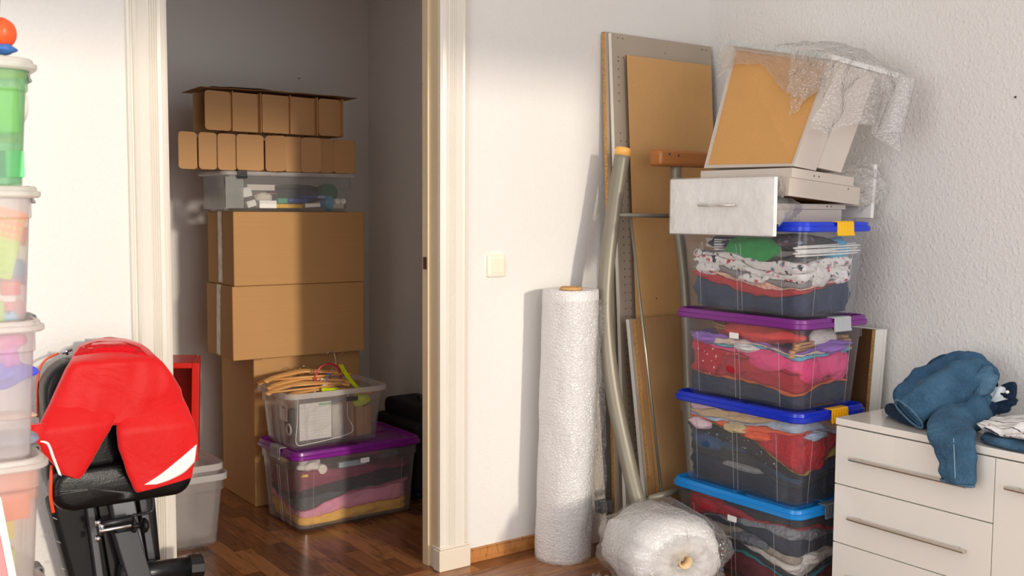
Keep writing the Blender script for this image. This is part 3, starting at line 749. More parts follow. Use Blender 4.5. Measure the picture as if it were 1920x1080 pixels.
g = drawer_body(G(), 2.744, 3.08, 2.2, 2.61, 1.4482, 1.4802); g.box(2.745, 3.079, 2.201, 2.609, 1.476, 1.4795); xg(g, SAG)
M('side_frame', g, TAUPE2, t, bev=.001)
M('screw_hole', holes([SAG @ V((2.86, 2.2, 1.464)), SAG @ V((2.886, 2.2, 1.464))], (0, -1, 0)), DARK, t)
# tilted drawer: hardboard bottom towards the viewer, white front on top
class Skew:
    """loose jointed drawer: local x from the near side to the far side, y = depth, z = up along the hardboard"""
    c = {'BR': V((2.772, 2.212, 1.4855)), 'BL': V((2.80, 2.642, 1.492)), 'TR': onX(1560, 113, 2.915), 'TL': onX(1377, 88, 2.925)}
    Q = V((.978, -.155, -.13)).normalized()
    def __matmul__(s, p):
        u, v = p[0]/.41, p[2]/.385; c = s.c
        return (c['BR']*(1-u)+c['BL']*u)*(1-v)+(c['TR']*(1-u)+c['TL']*u)*v+s.Q*p[1]
xf = Skew(); OR = xf.c['BR']
t = T('drawer', 'drawer tilted up on end, its tan hardboard bottom showing and its white front on top', 'drawer', tuple(OR), rot=(0, 0, 0))
M('bottom_panel', G().box(.012, .398, .006, .011, .01, .385, xf), board('#d6a262'), t)
g = G(); W_ = .10
g.box(0, .012, 0, W_, 0, .385, xf); g.box(.398, .41, 0, W_, 0, .385, xf); g.box(.012, .398, 0, W_, 0, .010, xf); g.box(.012, .398, .0, .006, .375, .385, xf)
M('side_frame', g, TAUPE, t, bev=.001)
g = G(); g.box(-.008, .440, -.016, .300, .386, .404, xf)
M('front', g, plain('#f3f2ee', .3), t, bev=.002)
M('edge_film', G().box(.004, .438, -.0175, -.0162, .387, .403, xf), plain('#c9dbe4', .3), t, label='pale blue protective strip')
M('inner_panel', G().box(.004, .409, .104, .215, .012, .384, xf), TAUPE2, t, bev=.001)
FW = clear('#fff6ea', .34, .16, kind='film', gl=1.6)
def f3(u, v):
    L = .455; x = -.02+L*u
    q = v*1.25
    depth = .11+.045*sin(u*7)+.03*mn.noise(V((u*5, 0, 3)))-.03*u
    z = .39-depth*v; y = -.014-.006*abs(mn.noise(V((u*14, v*8, 5))))-.010*abs(mn.noise(V((u*32, v*17, 6))))
    if v < .12: y = -.024+.004*v; z = .408-.02*v/.12
    return xf @ V((x, y, z))
M('crumpled_film', sheet(f3, 60, 26), FW, t, smooth=True)
def f4(u, v):   # bubble wrap thrown over the right end and hanging down
    if v < .35:
        q = v/.35; x = .22-.28*q+.02*sin(u*9); y = -.03+.30*u; z = .407+.05*sin(pi*q)*sin(pi*(u*.8+.1))+.010*mn.noise(V((u*7, q*7, 2)))
    else:
        q = (v-.35)/.65; L = .25+.05*sin(u*6.5+.6)+.05*mn.noise(V((u*4, 0, 8)))
        x = -.06-.012-.03*sin(u*14)*q-.02*mn.noise(V((u*6, q*4, 3))); y = -.045+.33*u+.05*q*(u-.3); z = .407-L*q-.02*u
    return xf @ V((x, y, z))
M('bubble_wrap', sheet(f4, 60, 50), BW, t, smooth=True)
def f5(u, v):
    x = .13-.21*u; y = -.035-.02*sin(v*5)*v-.012*mn.noise(V((u*9, v*7, 12))); z = .40-(.17+.05*sin(u*5+1))*v+.01*mn.noise(V((u*11, v*9, 1)))
    return xf @ V((x-.05*v+.1*v*u, y, z))
M('bubble_wrap', sheet(f5, 30, 26), BW, t, smooth=True)
def f6(u, v):
    a = u*2*pi*.9; r_ = .028+.012*v
    x = -.075+r_*cos(a); y = .255+r_*sin(a)+.02*v; z = .385-.19*v-.03*u*v
    return xf @ V((x, y, z))
M('bubble_wrap', sheet(f6, 24, 20), BW, t, smooth=True)

# ------------------------------------------------------------------ boards leaning on the back wall
def lean(name, label, x0, x1, zt, zb_, yb, yt, th, face, edge, cat='board', group=None, bev=.001, parts=None, wside=.0):
    """upright panel from (yb at zb_) to (yt at zt), thickness th towards -Y; a narrow edge piece on its left"""
    L = math.hypot(yt-yb, zt-zb_); a = math.atan2(yt-yb, zt-zb_)
    xf = Matrix.Translation((0, yb, zb_)) @ Matrix.Rotation(-a, 4, 'X')
    t = T(name, label, cat, ((x0+x1)/2, yb, zb_), group=group)
    g = G(); g.box(x0+.0008, x1, -th, 0, 0, L, xf); M('panel', g, face, t, bev=bev)
    M('edge', G().box(x0, x0+.0008, -th+.0004, -.0004, 0.0005, L-.0005, xf), edge, t)
    return t, xf, L
CHIP = board('#cf9a55', True); HARD = board('#d2a56c'); HARD2 = board('#b48c60')
TP = plain('#a99c8c', .5)
t, xf1, L = lean('wardrobe_board', 'tall taupe chipboard panel with a raw orange edge, rearmost against the wall', 2.735, 3.24, 2.045, .0, 3.040, 3.148, .018, TP, CHIP)
t, xf2, L = lean('wardrobe_board', 'tall taupe wardrobe side with white edge and rows of shelf holes', 2.752, 3.325, 2.040, .0, 2.992, 3.128, .018, TP, plain('#e6e3dc', .4))
pts = []
for k in range(3, 62):
    if k in (9, 10, 11) : continue
    pts.append((2.785, -.018, 2.03-k*.032));
    if k % 1 == 0 and k > 12: pts.append((2.815, -.018, 2.03-k*.032))
for z in (2.026, 1.95): pts += [(2.787, -.018, z), (2.812, -.018, z), (3.27, -.018, z), (3.295, -.018, z)]
pts += [(3.05, -.018, 1.99)]
M('shelf_pin_hole', holes([xf2 @ V(p) for p in pts], (0, -1, .07)), plain('#5a4632', .8), t)['kind'] = 'stuff'
t, xf3, L = lean('hardboard_sheet', 'large tan hardboard back sheet leaning in front of the wardrobe panels', 2.812, 3.30, 1.955, .0, 2.945, 3.088, .005, HARD, plain('#5e4126', .7), bev=.0005)
M('screw_hole', holes([xf3 @ V((2.93, -.005, .98))], (0, -1, .07), .0035), DARK, t)
t, xf4, L = lean('wardrobe_shelf', 'low white edged chipboard panel standing before the big hardboard sheet', 2.738, 3.2, .905, .0, 2.842, 2.985, .018, TP, plain('#e9e6df', .4))
t, xf5, L = lean('chipboard_panel', 'low orange edged chipboard panel between the white edged panel and the front hardboard', 2.757, 3.22, .905, .0, 2.822, 2.966, .014, HARD2, CHIP)
t, xf6, L = lean('hardboard_sheet', 'low brown hardboard sheet in front of the leaning boards', 2.782, 3.24, .910, .0, 2.806, 2.951, .008, HARD2, board('#b98a4e'))
# grey panel behind the bubble wrap roll
t, xf7, L = lean('drawer_side_panel', 'short pale taupe panel with a metal bracket standing behind the bubble wrap roll', 2.565, 2.712, .63, .0, 3.06, 3.13, .016, plain('#c6bcb2', .5), plain('#cfc6bb', .5))
M('bracket', G().box(2.60, 2.65, -.03, -.016, .46, .485, xf7), plain('#8e9294', .3, .8), t, bev=.001)
M('foot_rail', G().box(2.655, 2.712, -.06, -.016, .12, .17, xf7), plain('#3c4044', .5), t, bev=.003)
# long boards standing between stack and right wall
t, x_, L = lean('white_board', 'white laminated board leaning on the woodchip wall behind the stack', 0, .05, .907, 0, 0, .0, .5, plain('#e6e5e2', .35), CHIP)
def sideboard(name, label, xb, xt, th, y0, y1, zt, m, me):
    t = T(name, label, 'board', (xb, (y0+y1)/2, 0)); d = xt-xb
    g = G(); g.add([(xb, y0, 0), (xb+th, y0, 0), (xb+th, y1, 0), (xb, y1, 0), (xt, y0, zt), (xt+th, y0, zt), (xt+th, y1, zt), (xt, y1, zt)],
        [(3,2,1,0),(4,5,6,7),(0,1,5,4),(1,2,6,5),(2,3,7,6),(3,0,4,7)]); M('panel', g, m, t, bev=.0008)
    g = G(); e = .0008; g.add([(xb, y0-e, 0), (xb+th, y0-e, 0), (xb+th, y0, 0), (xb, y0, 0), (xt, y0-e, zt), (xt+th, y0-e, zt), (xt+th, y0, zt), (xt, y0, zt)],
        [(3,2,1,0),(4,5,6,7),(0,1,5,4),(1,2,6,5),(2,3,7,6),(3,0,4,7)]); M('edge', g, me, t)
    return t
for o in [t]+list(t.children): bpy.data.objects.remove(o)
WL = plain('#e8e7e3', .35)
sideboard('chipboard_panel', 'chipboard panel with raw brown edge between the stack and the white boards', 3.145, 3.222, .019, 2.20, 2.85, .910, board('#5e4228'), board('#a8804e', True))
sideboard('white_board', 'thick white board standing against the right wall behind the stack', 3.1655, 3.242, .052, 2.20, 2.9, .908, WL, WL)
sideboard('white_board', 'thin white board closest to the right wall behind the stack', 3.2195, 3.2955, .016, 2.20, 2.9, .906, WL, WL)

# ------------------------------------------------------------------ bent tube frame
STEEL = plain('#858072', .42, .25)
t = T('tube_frame', 'grey bent steel tube frame with an orange cap and wooden arm leaning before the boards', 'frame', (2.68, 2.80, 0))
P1 = path([onY(1167, 287, 3.0), onY(1150, 400, 3.0), onY(1138, 500, 2.985), onY(1135, 600, 2.965), onY(1149, 730, 2.91), onY(1176, 860, 2.83), onY(1201, 955, 2.755), V((2.675, 2.70, .03))], 6)
M('tube', G().tube(P1, .0305, 20), STEEL, t, True)
d = (P1[0]-P1[1]).normalized()
M('cap', G().tube([P1[0]-d*.012, P1[0]+d*.012, P1[0]+d*.020, P1[0]+d*.022], [.0315, .0315, .029, .016], 20), plain('#f0b25c', .4), t, True, label='orange end cap')
P2 = path([(2.945, 2.93, 1.52), (2.96, 2.93, 1.30), (2.982, 2.905, 1.05), (2.97, 2.868, .75), (2.945, 2.815, .42), (2.93, 2.765, .02)], 6)
M('tube', G().tube(P2, .022, 16), STEEL, t, True)
M('cross_bar', G().tube([onY(1158, 403, 2.98), (2.955, 2.925, 1.314)], .009, 12), STEEL, t, True)
M('cross_bar', G().tube([(2.665, 2.765, .245), (2.935, 2.79, .246)], .013, 12), STEEL, t, True)
M('rod', G().tube([onY(1182, 405, 2.97), (2.745, 2.775, .25)], .0055, 8), plain('#a5a294', .3, .8), t, True)
ar = M('arm_block', G().box(2.828, 3.13, 2.895, 2.965, 1.510, 1.574), wood('#b9743a'), t, bev=.014)
M('screw', holes([(2.875, 2.8945, 1.556), (2.925, 2.8945, 1.552)], (0, -1, 0), .005), plain('#4d5866', .4, .7), ar)

# ------------------------------------------------------------------ bubble wrap
t = T('bubble_wrap_roll', 'tall white roll of bubble wrap standing upright against the wall', 'roll', (2.455, 3.0, 0))
g = G(); rings = []
for k in range(60):
    z = 1.035*k/59; c_ = V((2.447+.026*z, 3.008, z)); rg = []
    for j in range(64):
        a = 2*pi*j/64; r_ = .1075+.0016*mn.noise(V((cos(a)*2, sin(a)*2, z*30)))+.0045*mn.noise(V((cos(a)*1.5, sin(a)*1.5, z*5+4)))+.006*max(0, .25-z)*(1+cos(a+2.))
        if k == 59: r_ *= .985
        rg.append(c_+V((r_*cos(a), r_*sin(a), 0)))
    rings.append(rg)
rg = [p+(V((2.474, 3.008, 1.035))-p)*.25+V((0, 0, -.002)) for p in rings[-1]]; rings.append(rg)
rings.append([p+(V((2.474, 3.008, 1.03))-p)*.7 for p in rg])
g.loft(rings); M('wound_wrap', g, wrapfoil(), t, True)
def f7(u, v):
    a = -2.6+u*2.0; z = .02+.98*v; r_ = .118+.010*mn.noise(V((u*5, v*7, 3)))+.006*sin(v*26+u*3)
    return V((2.450+.026*z+r_*cos(a)-.012*(1-v)*(1-u), 3.006+r_*sin(a)*.98, z))
M('loose_layer', sheet(f7, 40, 60), clear('#f6f6f6', .22, .18, kind='bubble', gl=1.3), t, smooth=True)
def f8(u, v):
    z = .12+.86*v; w = .035+.03*abs(mn.noise(V((0, v*3, 5))))+(.05 if v > .93 else 0)*(v-.9)*9
    return V((2.545+w*u+.02*(1-v), 2.965-.02*u+.012*mn.noise(V((u*5, v*12, 1)))*1.3-.02*(1-v), z+.01*sin(u*9)))
M('loose_edge', sheet(f8, 12, 70), clear('#f6f6f6', .2, .16, kind='bubble', gl=1.5), t, smooth=True)
M('core_tube', G().pipe([(.038, .93), (.038, 1.044), (.034, 1.045), (.034, .93)], 32, TR(2.474, 3.008, 0)), cardboard('#c9a06c'), t, True)
M('torn_rim', G().pipe([(.047, 1.034), (.043, 1.041), (.039, 1.043), (.039, 1.034)], 9, TR(2.474, 3.008, 0)), cardboard('#d8ab6f'), t, True)
# roll lying on the floor
c0 = V((2.455, 2.385, .0)); ax = V((.30, .95, 0)).normalized(); sd = V((ax.y, -ax.x, 0))
t = T('bubble_wrap_heap', 'bulky crumpled roll of bubble wrap lying on the floor before the stack', 'bubble wrap', (2.48, 2.52, 0))
def lump(k0, k1, R0, R1, s, seed, amp):
    g = G(); rings = []
    n = 72
    for k, (d, sc) in enumerate(s):
        rg = []
        for j in range(n):
            a = 2*pi*j/n; nn = mn.noise(V((cos(a)*2.2+seed, sin(a)*2.2, d*9)))*amp+mn.noise(V((cos(a)*6, sin(a)*6+seed, d*18)))*amp*.45
            rx, rz = (R0+nn)*sc, (R1+nn*.7)*sc
            z = .150+rz*sin(a); z = max(z, .006+.004*cos(a*5))
            rg.append(c0+ax*(d+.015*mn.noise(V((cos(a)*3, sin(a)*3, seed+d*5))))+sd*(rx*cos(a))+V((0, 0, z)))
        rings.append(rg)
    g.loft(rings, False, False)
    return g
S = [(.035, .10), (.012, .16), (-.002, .30), (-.012, .45), (-.01, .6), (.0, .76), (.016, .88), (.04, .97), (.08, 1.02), (.14, 1.0), (.20, .97), (.26, .93), (.30, .8), (.315, .6), (.32, .3)]
M('wound_wrap', lump(0, 0, .185, .145, S, 2., .022), wrapfoil('#f4f4f5', 'film', .93), t, True)
S2 = [(-.03, .5), (-.036, .66), (-.025, .84), (-.0, 1.0), (.05, 1.10), (.12, 1.12), (.2, 1.08), (.28, 1.02)]
M('loose_layer', lump(0, 0, .19, .148, S2, 9., .03), clear('#f4f4f4', .20, .15, kind='bubble', gl=1.4), t, smooth=True)
S3 = [(.0, .16), (-.042, .2), (-.058, .34), (-.05, .5), (-.03, .62)]
M('torn_film', lump(0, 0, .19, .16, S3, 5., .05), clear('#f6f6f6', .45, .25, kind='film', gl=1.), t, smooth=True)
xf = frame(c0+V((0, 0, .163))-ax*.022, sd, (0, 0, 1))
M('core_tube', G().pipe([(.027, -.06), (.026, .012), (.022, .016), (.021, -.06)], 14, xf), cardboard('#e0c79f'), t, True)
g = G()   # scribbled digits on the wrap
for pts in ([(0, 0), (0, .035)], [(.012, .03), (.02, .037), (.028, .03), (.014, .004), (.03, .004)]):
    g.tube([c0-ax*.012+sd*(.135+x*.8)+V((0, 0, .11+y)) for x, y in pts], .0013, 6)
M('ink_mark', g, plain('#6a7aa0', .6), t, True)
def f9(u, v):
    x = 2.18+.22*u; y = 2.62-.28*v+.06*u; hh = .055*sin(pi*min(1, u*1.1))*(1-.4*v)+.05*abs(mn.noise(V((u*5, v*4, 3))))+.02*abs(mn.noise(V((u*14, v*11, 6))))
    return V((x+.03*mn.noise(V((v*5, 0, 1))), y+.03*mn.noise(V((u*6, 2, v))), .004+hh))
M('trailing_sheet', sheet(f9, 40, 40), clear('#f1ece8', .3, .16, kind='film', gl=1.4), t, smooth=True)

# ------------------------------------------------------------------ white dresser
DX, DY0, DY1, DZ = 2.866, .62, 2.082, .65
GL = plain('#f8f6ee', .12, var=.0, coat=.5)
t = T('dresser', 'glossy white dresser with drawers and slim metal handles below the pile of jeans', 'dresser', (3.1, 1.35, 0))
M('top_panel', G().box(DX-.002, 3.335, DY0, DY1+.002, .6275, DZ), GL, t, bev=.0015)
M('side_panel', G().box(DX+.02, 3.335, DY1-.018, DY1, 0, .627), GL, t, bev=.001)
M('side_panel', G().box(DX+.02, 3.335, DY0, DY0+.018, 0, .627), GL, t, bev=.001)
M('back_panel', G().box(3.325, 3.333, DY0+.018, DY1-.018, .03, .627), plain('#d9d5cc', .5), t)
M('plinth', G().box(DX+.03, DX+.045, DY0+.018, DY1-.018, 0, .03), plain('#d9d5cc', .5), t)
M('carcass_floor', G().box(DX+.02, 3.325, DY0+.018, DY1-.018, .03, .045), plain('#3a3835', .6), t)
M('divider_panel', G().box(DX+.02, 3.325, 1.526, 1.542, .045, .627), plain('#3a3835', .6), t)
def front(y0, y1, z0, z1, hy0, hy1, hz, nm='drawer_front'):
    d = M(nm, G().box(DX, DX+.018, y0, y1, z0, z1), GL, t, bev=.0012)
    g = G(); b = [(-.026, -.005), (-.030, .001), (-.026, .006), (-.018, .005), (-.018, -.005)]
    g.loft([[(DX+a, hy0, hz+c) for a, c in b], [(DX+a, hy1, hz+c) for a, c in b]])
    for yy in (hy0+.03, hy1-.03): g.box(DX-.019, DX, yy-.005, yy+.005, hz-.004, hz+.004)
    M('handle', g, plain('#cfc8bd', .3, .85), d, bev=.001)
zs = [.624, .4268, .228, .032]
for k in range(3):
    hz = (zs[k]+zs[k+1])/2
    front(1.5355, DY1, zs[k+1]+.0025, zs[k]-.001, 1.606, 2.013, hz+.0)
front(1.03, 1.5325, .2305, zs[0]-.001, 1.08, 1.492, .548, 'door')
front(1.03, 1.5325, .0345, .228, 1.08, 1.492, .13)
front(DY0, 1.027, .2305, zs[0]-.001, .67, .98, .548, 'door')
front(DY0, 1.027, .0345, .228, .67, .98, .13)

# ---- jeans and shirt on the dresser
def leg(pts, ws, ts, seed, ups, n=28, wr=.006, k=9, r_end=True):
    """cloth tube along pts: half widths ws, half thicknesses ts; ups = width direction at each point"""
    P = []; m = len(pts); tot = (m-1)*k+1; g = G(); rings = []
    C_ = path(pts, k)
    def ip(a, i):
        s = i/k; j = min(int(s), m-2); f = s-j; f = f*f*(3-2*f); return a[j]*(1-f)+a[j+1]*f
    U = [V(u).normalized() for u in ups]
    for i in range(tot):
        tg = (C_[min(i+1, tot-1)]-C_[max(i-1, 0)]).normalized(); w = ip(ws, i); th_ = ip(ts, i)
        s = i/k; j = min(int(s), m-2); u = U[j].lerp(U[j+1], s-j); u = (u-tg*u.dot(tg)).normalized(); v_ = tg.cross(u)
        rg = []
        for q in range(n):
            a = 2*pi*q/n; ca, sa = cos(a), sin(a)
            ex = math.copysign(abs(ca)**.85, ca); ey = math.copysign(abs(sa)**.7, sa)
            p = C_[i]+u*w*ex+v_*th_*ey
            d = wr*(mn.noise(p*14+V((seed, 0, 0)))*1.4+mn.noise(p*34+V((0, seed, 0)))*.8+.55*sin(i*.55+2*ca+seed+3*mn.noise(p*6))*max(0, 1-th_*12)+1.1*(.18-abs(mn.noise(V((p.x*9, p.y*9, p.z*9))+V((seed, 3, 1)))))*2)
            rg.append(p+(u*ca+v_*sa)*d)
        rings.append(rg)
    g.loft(rings, False, False)
    return g
DEN = C('#2f4d69', 'denim', '#4e7692'); DEND = C('#16253a', 'denim', '#24384f'); DENL = C('#3d5f7c', 'denim', '#6a8da6')
STI = plain('#a3b3c2', .8)
t = T('jeans', 'faded blue jeans thrown on the dresser with one leg hanging over the drawer front', 'jeans', (3.05, 1.8, DZ))
def X(px, py, x): return tuple(onX(px, py, x))
g1 = leg([X(1850, 702, 3.14), X(1828, 702, 3.10), X(1785, 722, 3.02), X(1738, 752, 2.95), X(1704, 776, 2.90)], [.040, .052, .056, .055, .054], [.028, .034, .036, .032, .024], 1., [(0, -.5, -.85), (.05, -.6, -.8), (.1, -.7, -.7), (.1, -.75, -.65), (.1, -.8, -.6)])
M('leg', g1, DEN, t, True, solid=.003)
g2 = leg([X(1862, 742, 3.16), X(1836, 758, 3.10), X(1805, 780, 3.01), X(1782, 797, 2.915), X(1786, 820, 2.838), X(1792, 850, 2.826), X(1794, 880, 2.814), X(1795, 905, 2.812)],
  [.045, .058, .064, .066, .066, .060, .055, .050], [.030, .034, .032, .026, .019, .018, .018, .020], 5., [(.1, -.45, -.9), (.1, -.6, -.8), (.1, -.8, -.6), (0, -.98, -.2), (0, -1, 0), (0, -1, 0), (0, -1, 0), (0, -1, 0)], wr=.0045)
M('leg', g2, DEN, t, True, solid=.003)
g3 = leg([X(1690, 768, 3.04), X(1708, 748, 3.08), X(1745, 722, 3.13), X(1790, 708, 3.17), X(1830, 712, 3.18), X(1850, 735, 3.16)], [.03, .06, .075, .08, .075, .05], [.02, .045, .06, .06, .055, .03], 8., [(.3, .5, .8)]*6, wr=.010)
M('waist', g3, C('#2c4d70', 'denim', '#4b7496'), t, True, solid=.003)
g5 = leg([X(1722, 712, 3.16), X(1750, 690, 3.17), X(1785, 684, 3.18), X(1825, 690, 3.18)], [.022, .03, .035, .03], [.02, .028, .03, .03], 4., [(.2, .3, .9)]*4)
M('yoke', g5, C('#1f3a55', 'denim', '#33597a'), t, True, solid=.003)
g4 = leg([X(1812, 735, 3.10), X(1838, 722, 3.10), X(1852, 706, 3.11), X(1846, 696, 3.12)], [.022, .036, .036, .02], [.02, .028, .028, .02], 11., [(.1, .5, .85)]*4)
M('knee_fold', g4, DENL, t, True, solid=.003)
g = G(); g.grid(lambda u, v: V(X(1703+58*u+22*v, 738-26*v-14*u+3*sin(u*3), 3.035+.04*v)), 10, 8)
M('back_pocket', g, DENL, t, True, solid=.004)
g = G().tube([V(X(1788+k*.25, 822+k*6.4, 2.8095-.0016*k)) for k in range(13)], .0012, 5)
M('side_seam', g, STI, t, True)
g = G().tube([V(X(1706+k*4.6, 741-k*1.3, 3.022)) for k in range(13)], .0013, 5)
M('pocket_stitching', g, STI, t, True)
def hem(c, u, v_, w, th_, m, r=.004):
    pts = [V(c)+V(u).normalized()*w*cos(2*pi*k/28)+V(v_).normalized()*th_*math.copysign(abs(sin(2*pi*k/28))**.8, sin(2*pi*k/28)) for k in range(28)]
    return G().tube(pts, r, 7, closed=True)
M('hem', hem(X(1704, 776, 2.90), (.1, -.8, -.6), (.5, .55, -.65), .057, .027, None), DENL, t, True)
M('hem', hem(X(1795, 905, 2.812), (0, 1, 0), (1, 0, 0), .050, .020, None), DENL, t, True)
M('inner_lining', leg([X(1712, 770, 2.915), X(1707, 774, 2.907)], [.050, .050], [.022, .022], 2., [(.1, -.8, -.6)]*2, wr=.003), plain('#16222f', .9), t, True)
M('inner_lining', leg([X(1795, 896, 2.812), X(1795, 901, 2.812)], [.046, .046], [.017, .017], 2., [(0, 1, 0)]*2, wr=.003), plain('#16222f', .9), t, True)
# dark jeans underneath / behind
t = T('jeans', 'dark indigo jeans with a pale stud button, crumpled behind the striped white shirt', 'jeans', (3.15, 1.55, DZ))
g = leg([X(1678, 768, 3.06), X(1700, 778, 3.02), X(1745, 788, 3.0), X(1800, 780, 3.06), X(1845, 760, 3.12), X(1870, 750, 3.14)], [.03, .06, .075, .07, .05, .03], [.012, .018, .02, .025, .028, .02], 3., [(1, .2, 0), (1, .2, 0), (1, .2, 0), (1, .2, .2), (.8, .3, .6), (.4, .4, .8)])
M('leg', g, DEND, t, True, solid=.003)
g = leg([X(1862, 765, 3.13), X(1878, 750, 3.13), X(1890, 738, 3.13), X(1888, 722, 3.14)], [.028, .034, .036, .028], [.012, .014, .014, .012], 6., [(0, -.5, .85)]*4)
M('waistband', g, DEND, t, True, solid=.003)
bp = onX(1889, 735, 3.105)
M('button', G().lathe([(0, .006), (.0045, .005), (.0055, .002), (.005, -.004)], 16, frame(bp, (0, 1, 0), (0, 0, 1)) @ Matrix.Rotation(pi, 4, 'Y')), plain('#f0eee8', .25), t, True, label='pale stud button')
M('pocket_lining', leg([X(1862, 733, 3.12), X(1872, 742, 3.12), X(1876, 752, 3.12)], [.018, .026, .02], [.008, .010, .008], 9., [(0, -.8, .5)]*3), plain('#cdd5d8', .8), t, True)
# blue denim layer under the shirt
def slab(name, c, hx, hy, h, m, label, cat, seed, rot=0, amp=.01):
    g = G(); rings = []
    for q, z in ((.3, 0), (.8, 0), (.97, .1), (1, .35), (.99, .7), (.94, .95), (.75, 1.0), (.4, 1.03), (.1, 1.03)):
        rg = []
        for j in range(56):
            a = 2*pi*j/56; ca, sa = cos(a), sin(a); x = hx*math.copysign(abs(ca)**.55, ca)*q; y = hy*math.copysign(abs(sa)**.55, sa)*q
            d = amp*(mn.noise(V((x*20+seed, y*20, z)))+.6*mn.noise(V((x*45, y*45, seed+z*2))))
            p = V((x+d*ca*1.4, y+d*sa*1.4, z*h+(d*1.1 if z > .5 else 0))); p.rotate(Quaternion((0, 0, 1), rot)); rg.append(p+V(c))
        rings.append(rg)
    g.loft(rings)
    return M(name, g, m, None, True, label=label, cat=cat, sub=1)
slab('folded_jeans', (3.035, 1.43, DZ+.001), .16, .20, .026, DEN, 'blue jeans folded flat under the white patterned shirt', 'jeans', 3, .1)
def shirt_fn():
    g = G(); rings = []; c = V((3.02, 1.42, DZ+.029))
    for q, z in ((.3, 0), (.85, .0), (1, .12), (1.02, .3), (.97, .5), (.86, .72), (.66, .9), (.4, 1.02), (.12, 1.06)):
        rg = []
        for j in range(90):
            a = 2*pi*j/90; ca, sa = cos(a), sin(a); x = .13*math.copysign(abs(ca)**.6, ca)*q; y = .215*math.copysign(abs(sa)**.6, sa)*q
            hgt = .075*(.75+.5*max(0, x)/.13*.6-.25*max(0, y)/.2)
            d = .012*(mn.noise(V((x*12, y*12+4, z*2)))+1.*mn.noise(V((x*30, y*22, 2+z*3))))+.004*sin(y*90+x*60)
            rg.append(c+V((x+d*ca*1.3, y+d*sa*1.3, max(0, z*hgt+d*1.2*(z > .1)))))
        rings.append(rg)
    g.loft(rings); return g
M('patterned_shirt', shirt_fn(), C('#eceae8', 'hearts'), None, True, label='white shirt printed with small red hearts and fine grey lines, crumpled on the dresser', cat='shirt', sub=1)

# ------------------------------------------------------------------ closet: cartons
def carton(x0, x1, y0, y1, z0, z1, rz, label, tape=True, flap=False, tm=0, sag=0):
    t = T('cardboard_box', label, 'cardboard box', ((x0+x1)/2, (y0+y1)/2, z0), rz)
    w, d, h = (x1-x0)/2, (y1-y0)/2, z1-z0
    g = G(); g.box(-w, w, -d, d, .0, h)
    M('body', g, cardboard(), t, bev=.005, world=False)
    g = G(); g.box(-w-.0005, w+.0005, -.001, .001, h-.0005, h+.0008); M('flap_seam', g, plain('#5f4428', .9), t, world=False)
    if tape:
        g = G(); pts = []
        n = 22
        for k in range(n+1):
            z = h*(1-.97*k/n); j = .0035*mn.noise(V((k*.9, z0*7, 1)))*2
            pts.append((z, -.024+j-tm*k/n, .024+j*.3-tm*k/n))
        vs = [(-w-.0016, a, z) for z, a, b in pts]+[(-w-.0016, b, z) for z, a, b in pts]+[(-w-.0002, a, z) for z, a, b in pts]+[(-w-.0002, b, z) for z, a, b in pts]; m = n+1
        fs = []
        for k in range(n): fs += [(k, k+1, m+k+1, m+k), (2*m+k, 3*m+k, 3*m+k+1, 2*m+k+1), (k, 2*m+k, 2*m+k+1, k+1), (m+k, m+k+1, 3*m+k+1, 3*m+k)]
        g.add(vs, fs); g.box(-w, w, -.024, .024, h+.0008, h+.0018)
        tp = NT('packing_tape'); v = tp.co(scale=(1, 1, .15)); q = tp.noise(v, 120, 3)
        tp = tp.done(tp.pbr(tp.ramp(q, [(.35, '#b8a184'), (.6, '#e9dfd0')]), .25))
        M('tape', g, tp, t, world=False)
    return t
carton(1.63, 2.255, 4.256, 4.59, .9975, 1.3205, math.radians(-1.), 'big brown taped cardboard box, upper one under the flat clear box')
carton(1.622, 2.252, 4.256, 4.595, .673, .9965, math.radians(-1.2), 'big brown taped cardboard box below an identical one in the closet', tm=-.015)
t = carton(1.727, 2.252, 4.303, 4.70, 0, .6715, 0, 'narrower brown cardboard box standing on the closet floor under the two taped boxes', tape=False)
g = G(); g.add([(-.262, -.1975, .66), (-.222, -.1975, .66), (-.228, -.203, .70), (-.252, -.204, .703), (-.262, -.2, .68)], [(0, 1, 2, 3, 4)])
M('torn_flap', g, cardboard('#b08a60'), t, solid=.003, world=False)
g = G(); 
for a, b in (((-.245, .682), (-.238, .694)), ((-.238, .694), (-.231, .682)), ((-.231, .682), (-.245, .682))):
    g.tube([(a[0], -.2055, a[1]), (b[0], -.2055, b[1])], .0008, 5)
M('recycling_mark', g, plain('#2c2019', .8), t, world=False)

# cardboard dividers on the top
def oct_(w, h, c): return [(c, 0), (w-c, 0), (w-c*.3, c*.3), (w, c), (w, h-c), (w-c*.3, h-c*.3), (w-c, h), (c, h), (c*.3, h-c*.3), (0, h-c), (0, c), (c*.3, c*.3)]
CB = cardboard('#c69a6c')
t = T('cardboard_divider', 'wide fan of brown cardboard bottle dividers lying on the flat clear box', 'divider', (1.82, 4.38, 1.497))
xs = [1.400, 1.487, 1.570, 1.655, 1.79, 1.875, 1.96, 2.04, 2.125]
ws = [.085, .085, .09, .125, .09, .10, .09, .085, .10]
an = [12, 10, 10, 4, -38, 6, -14, 4, -10]
for k, (x, w, a) in enumerate(zip(xs, ws, an)):
    xf = TR(x, 4.275+.004*k, 1.498+.001*(k % 2), math.radians(a)) @ Matrix.Rotation(pi/2, 4, 'X')
    M('flap', G().poly(oct_(w, .155, .014), .0035, xf), CB, t)
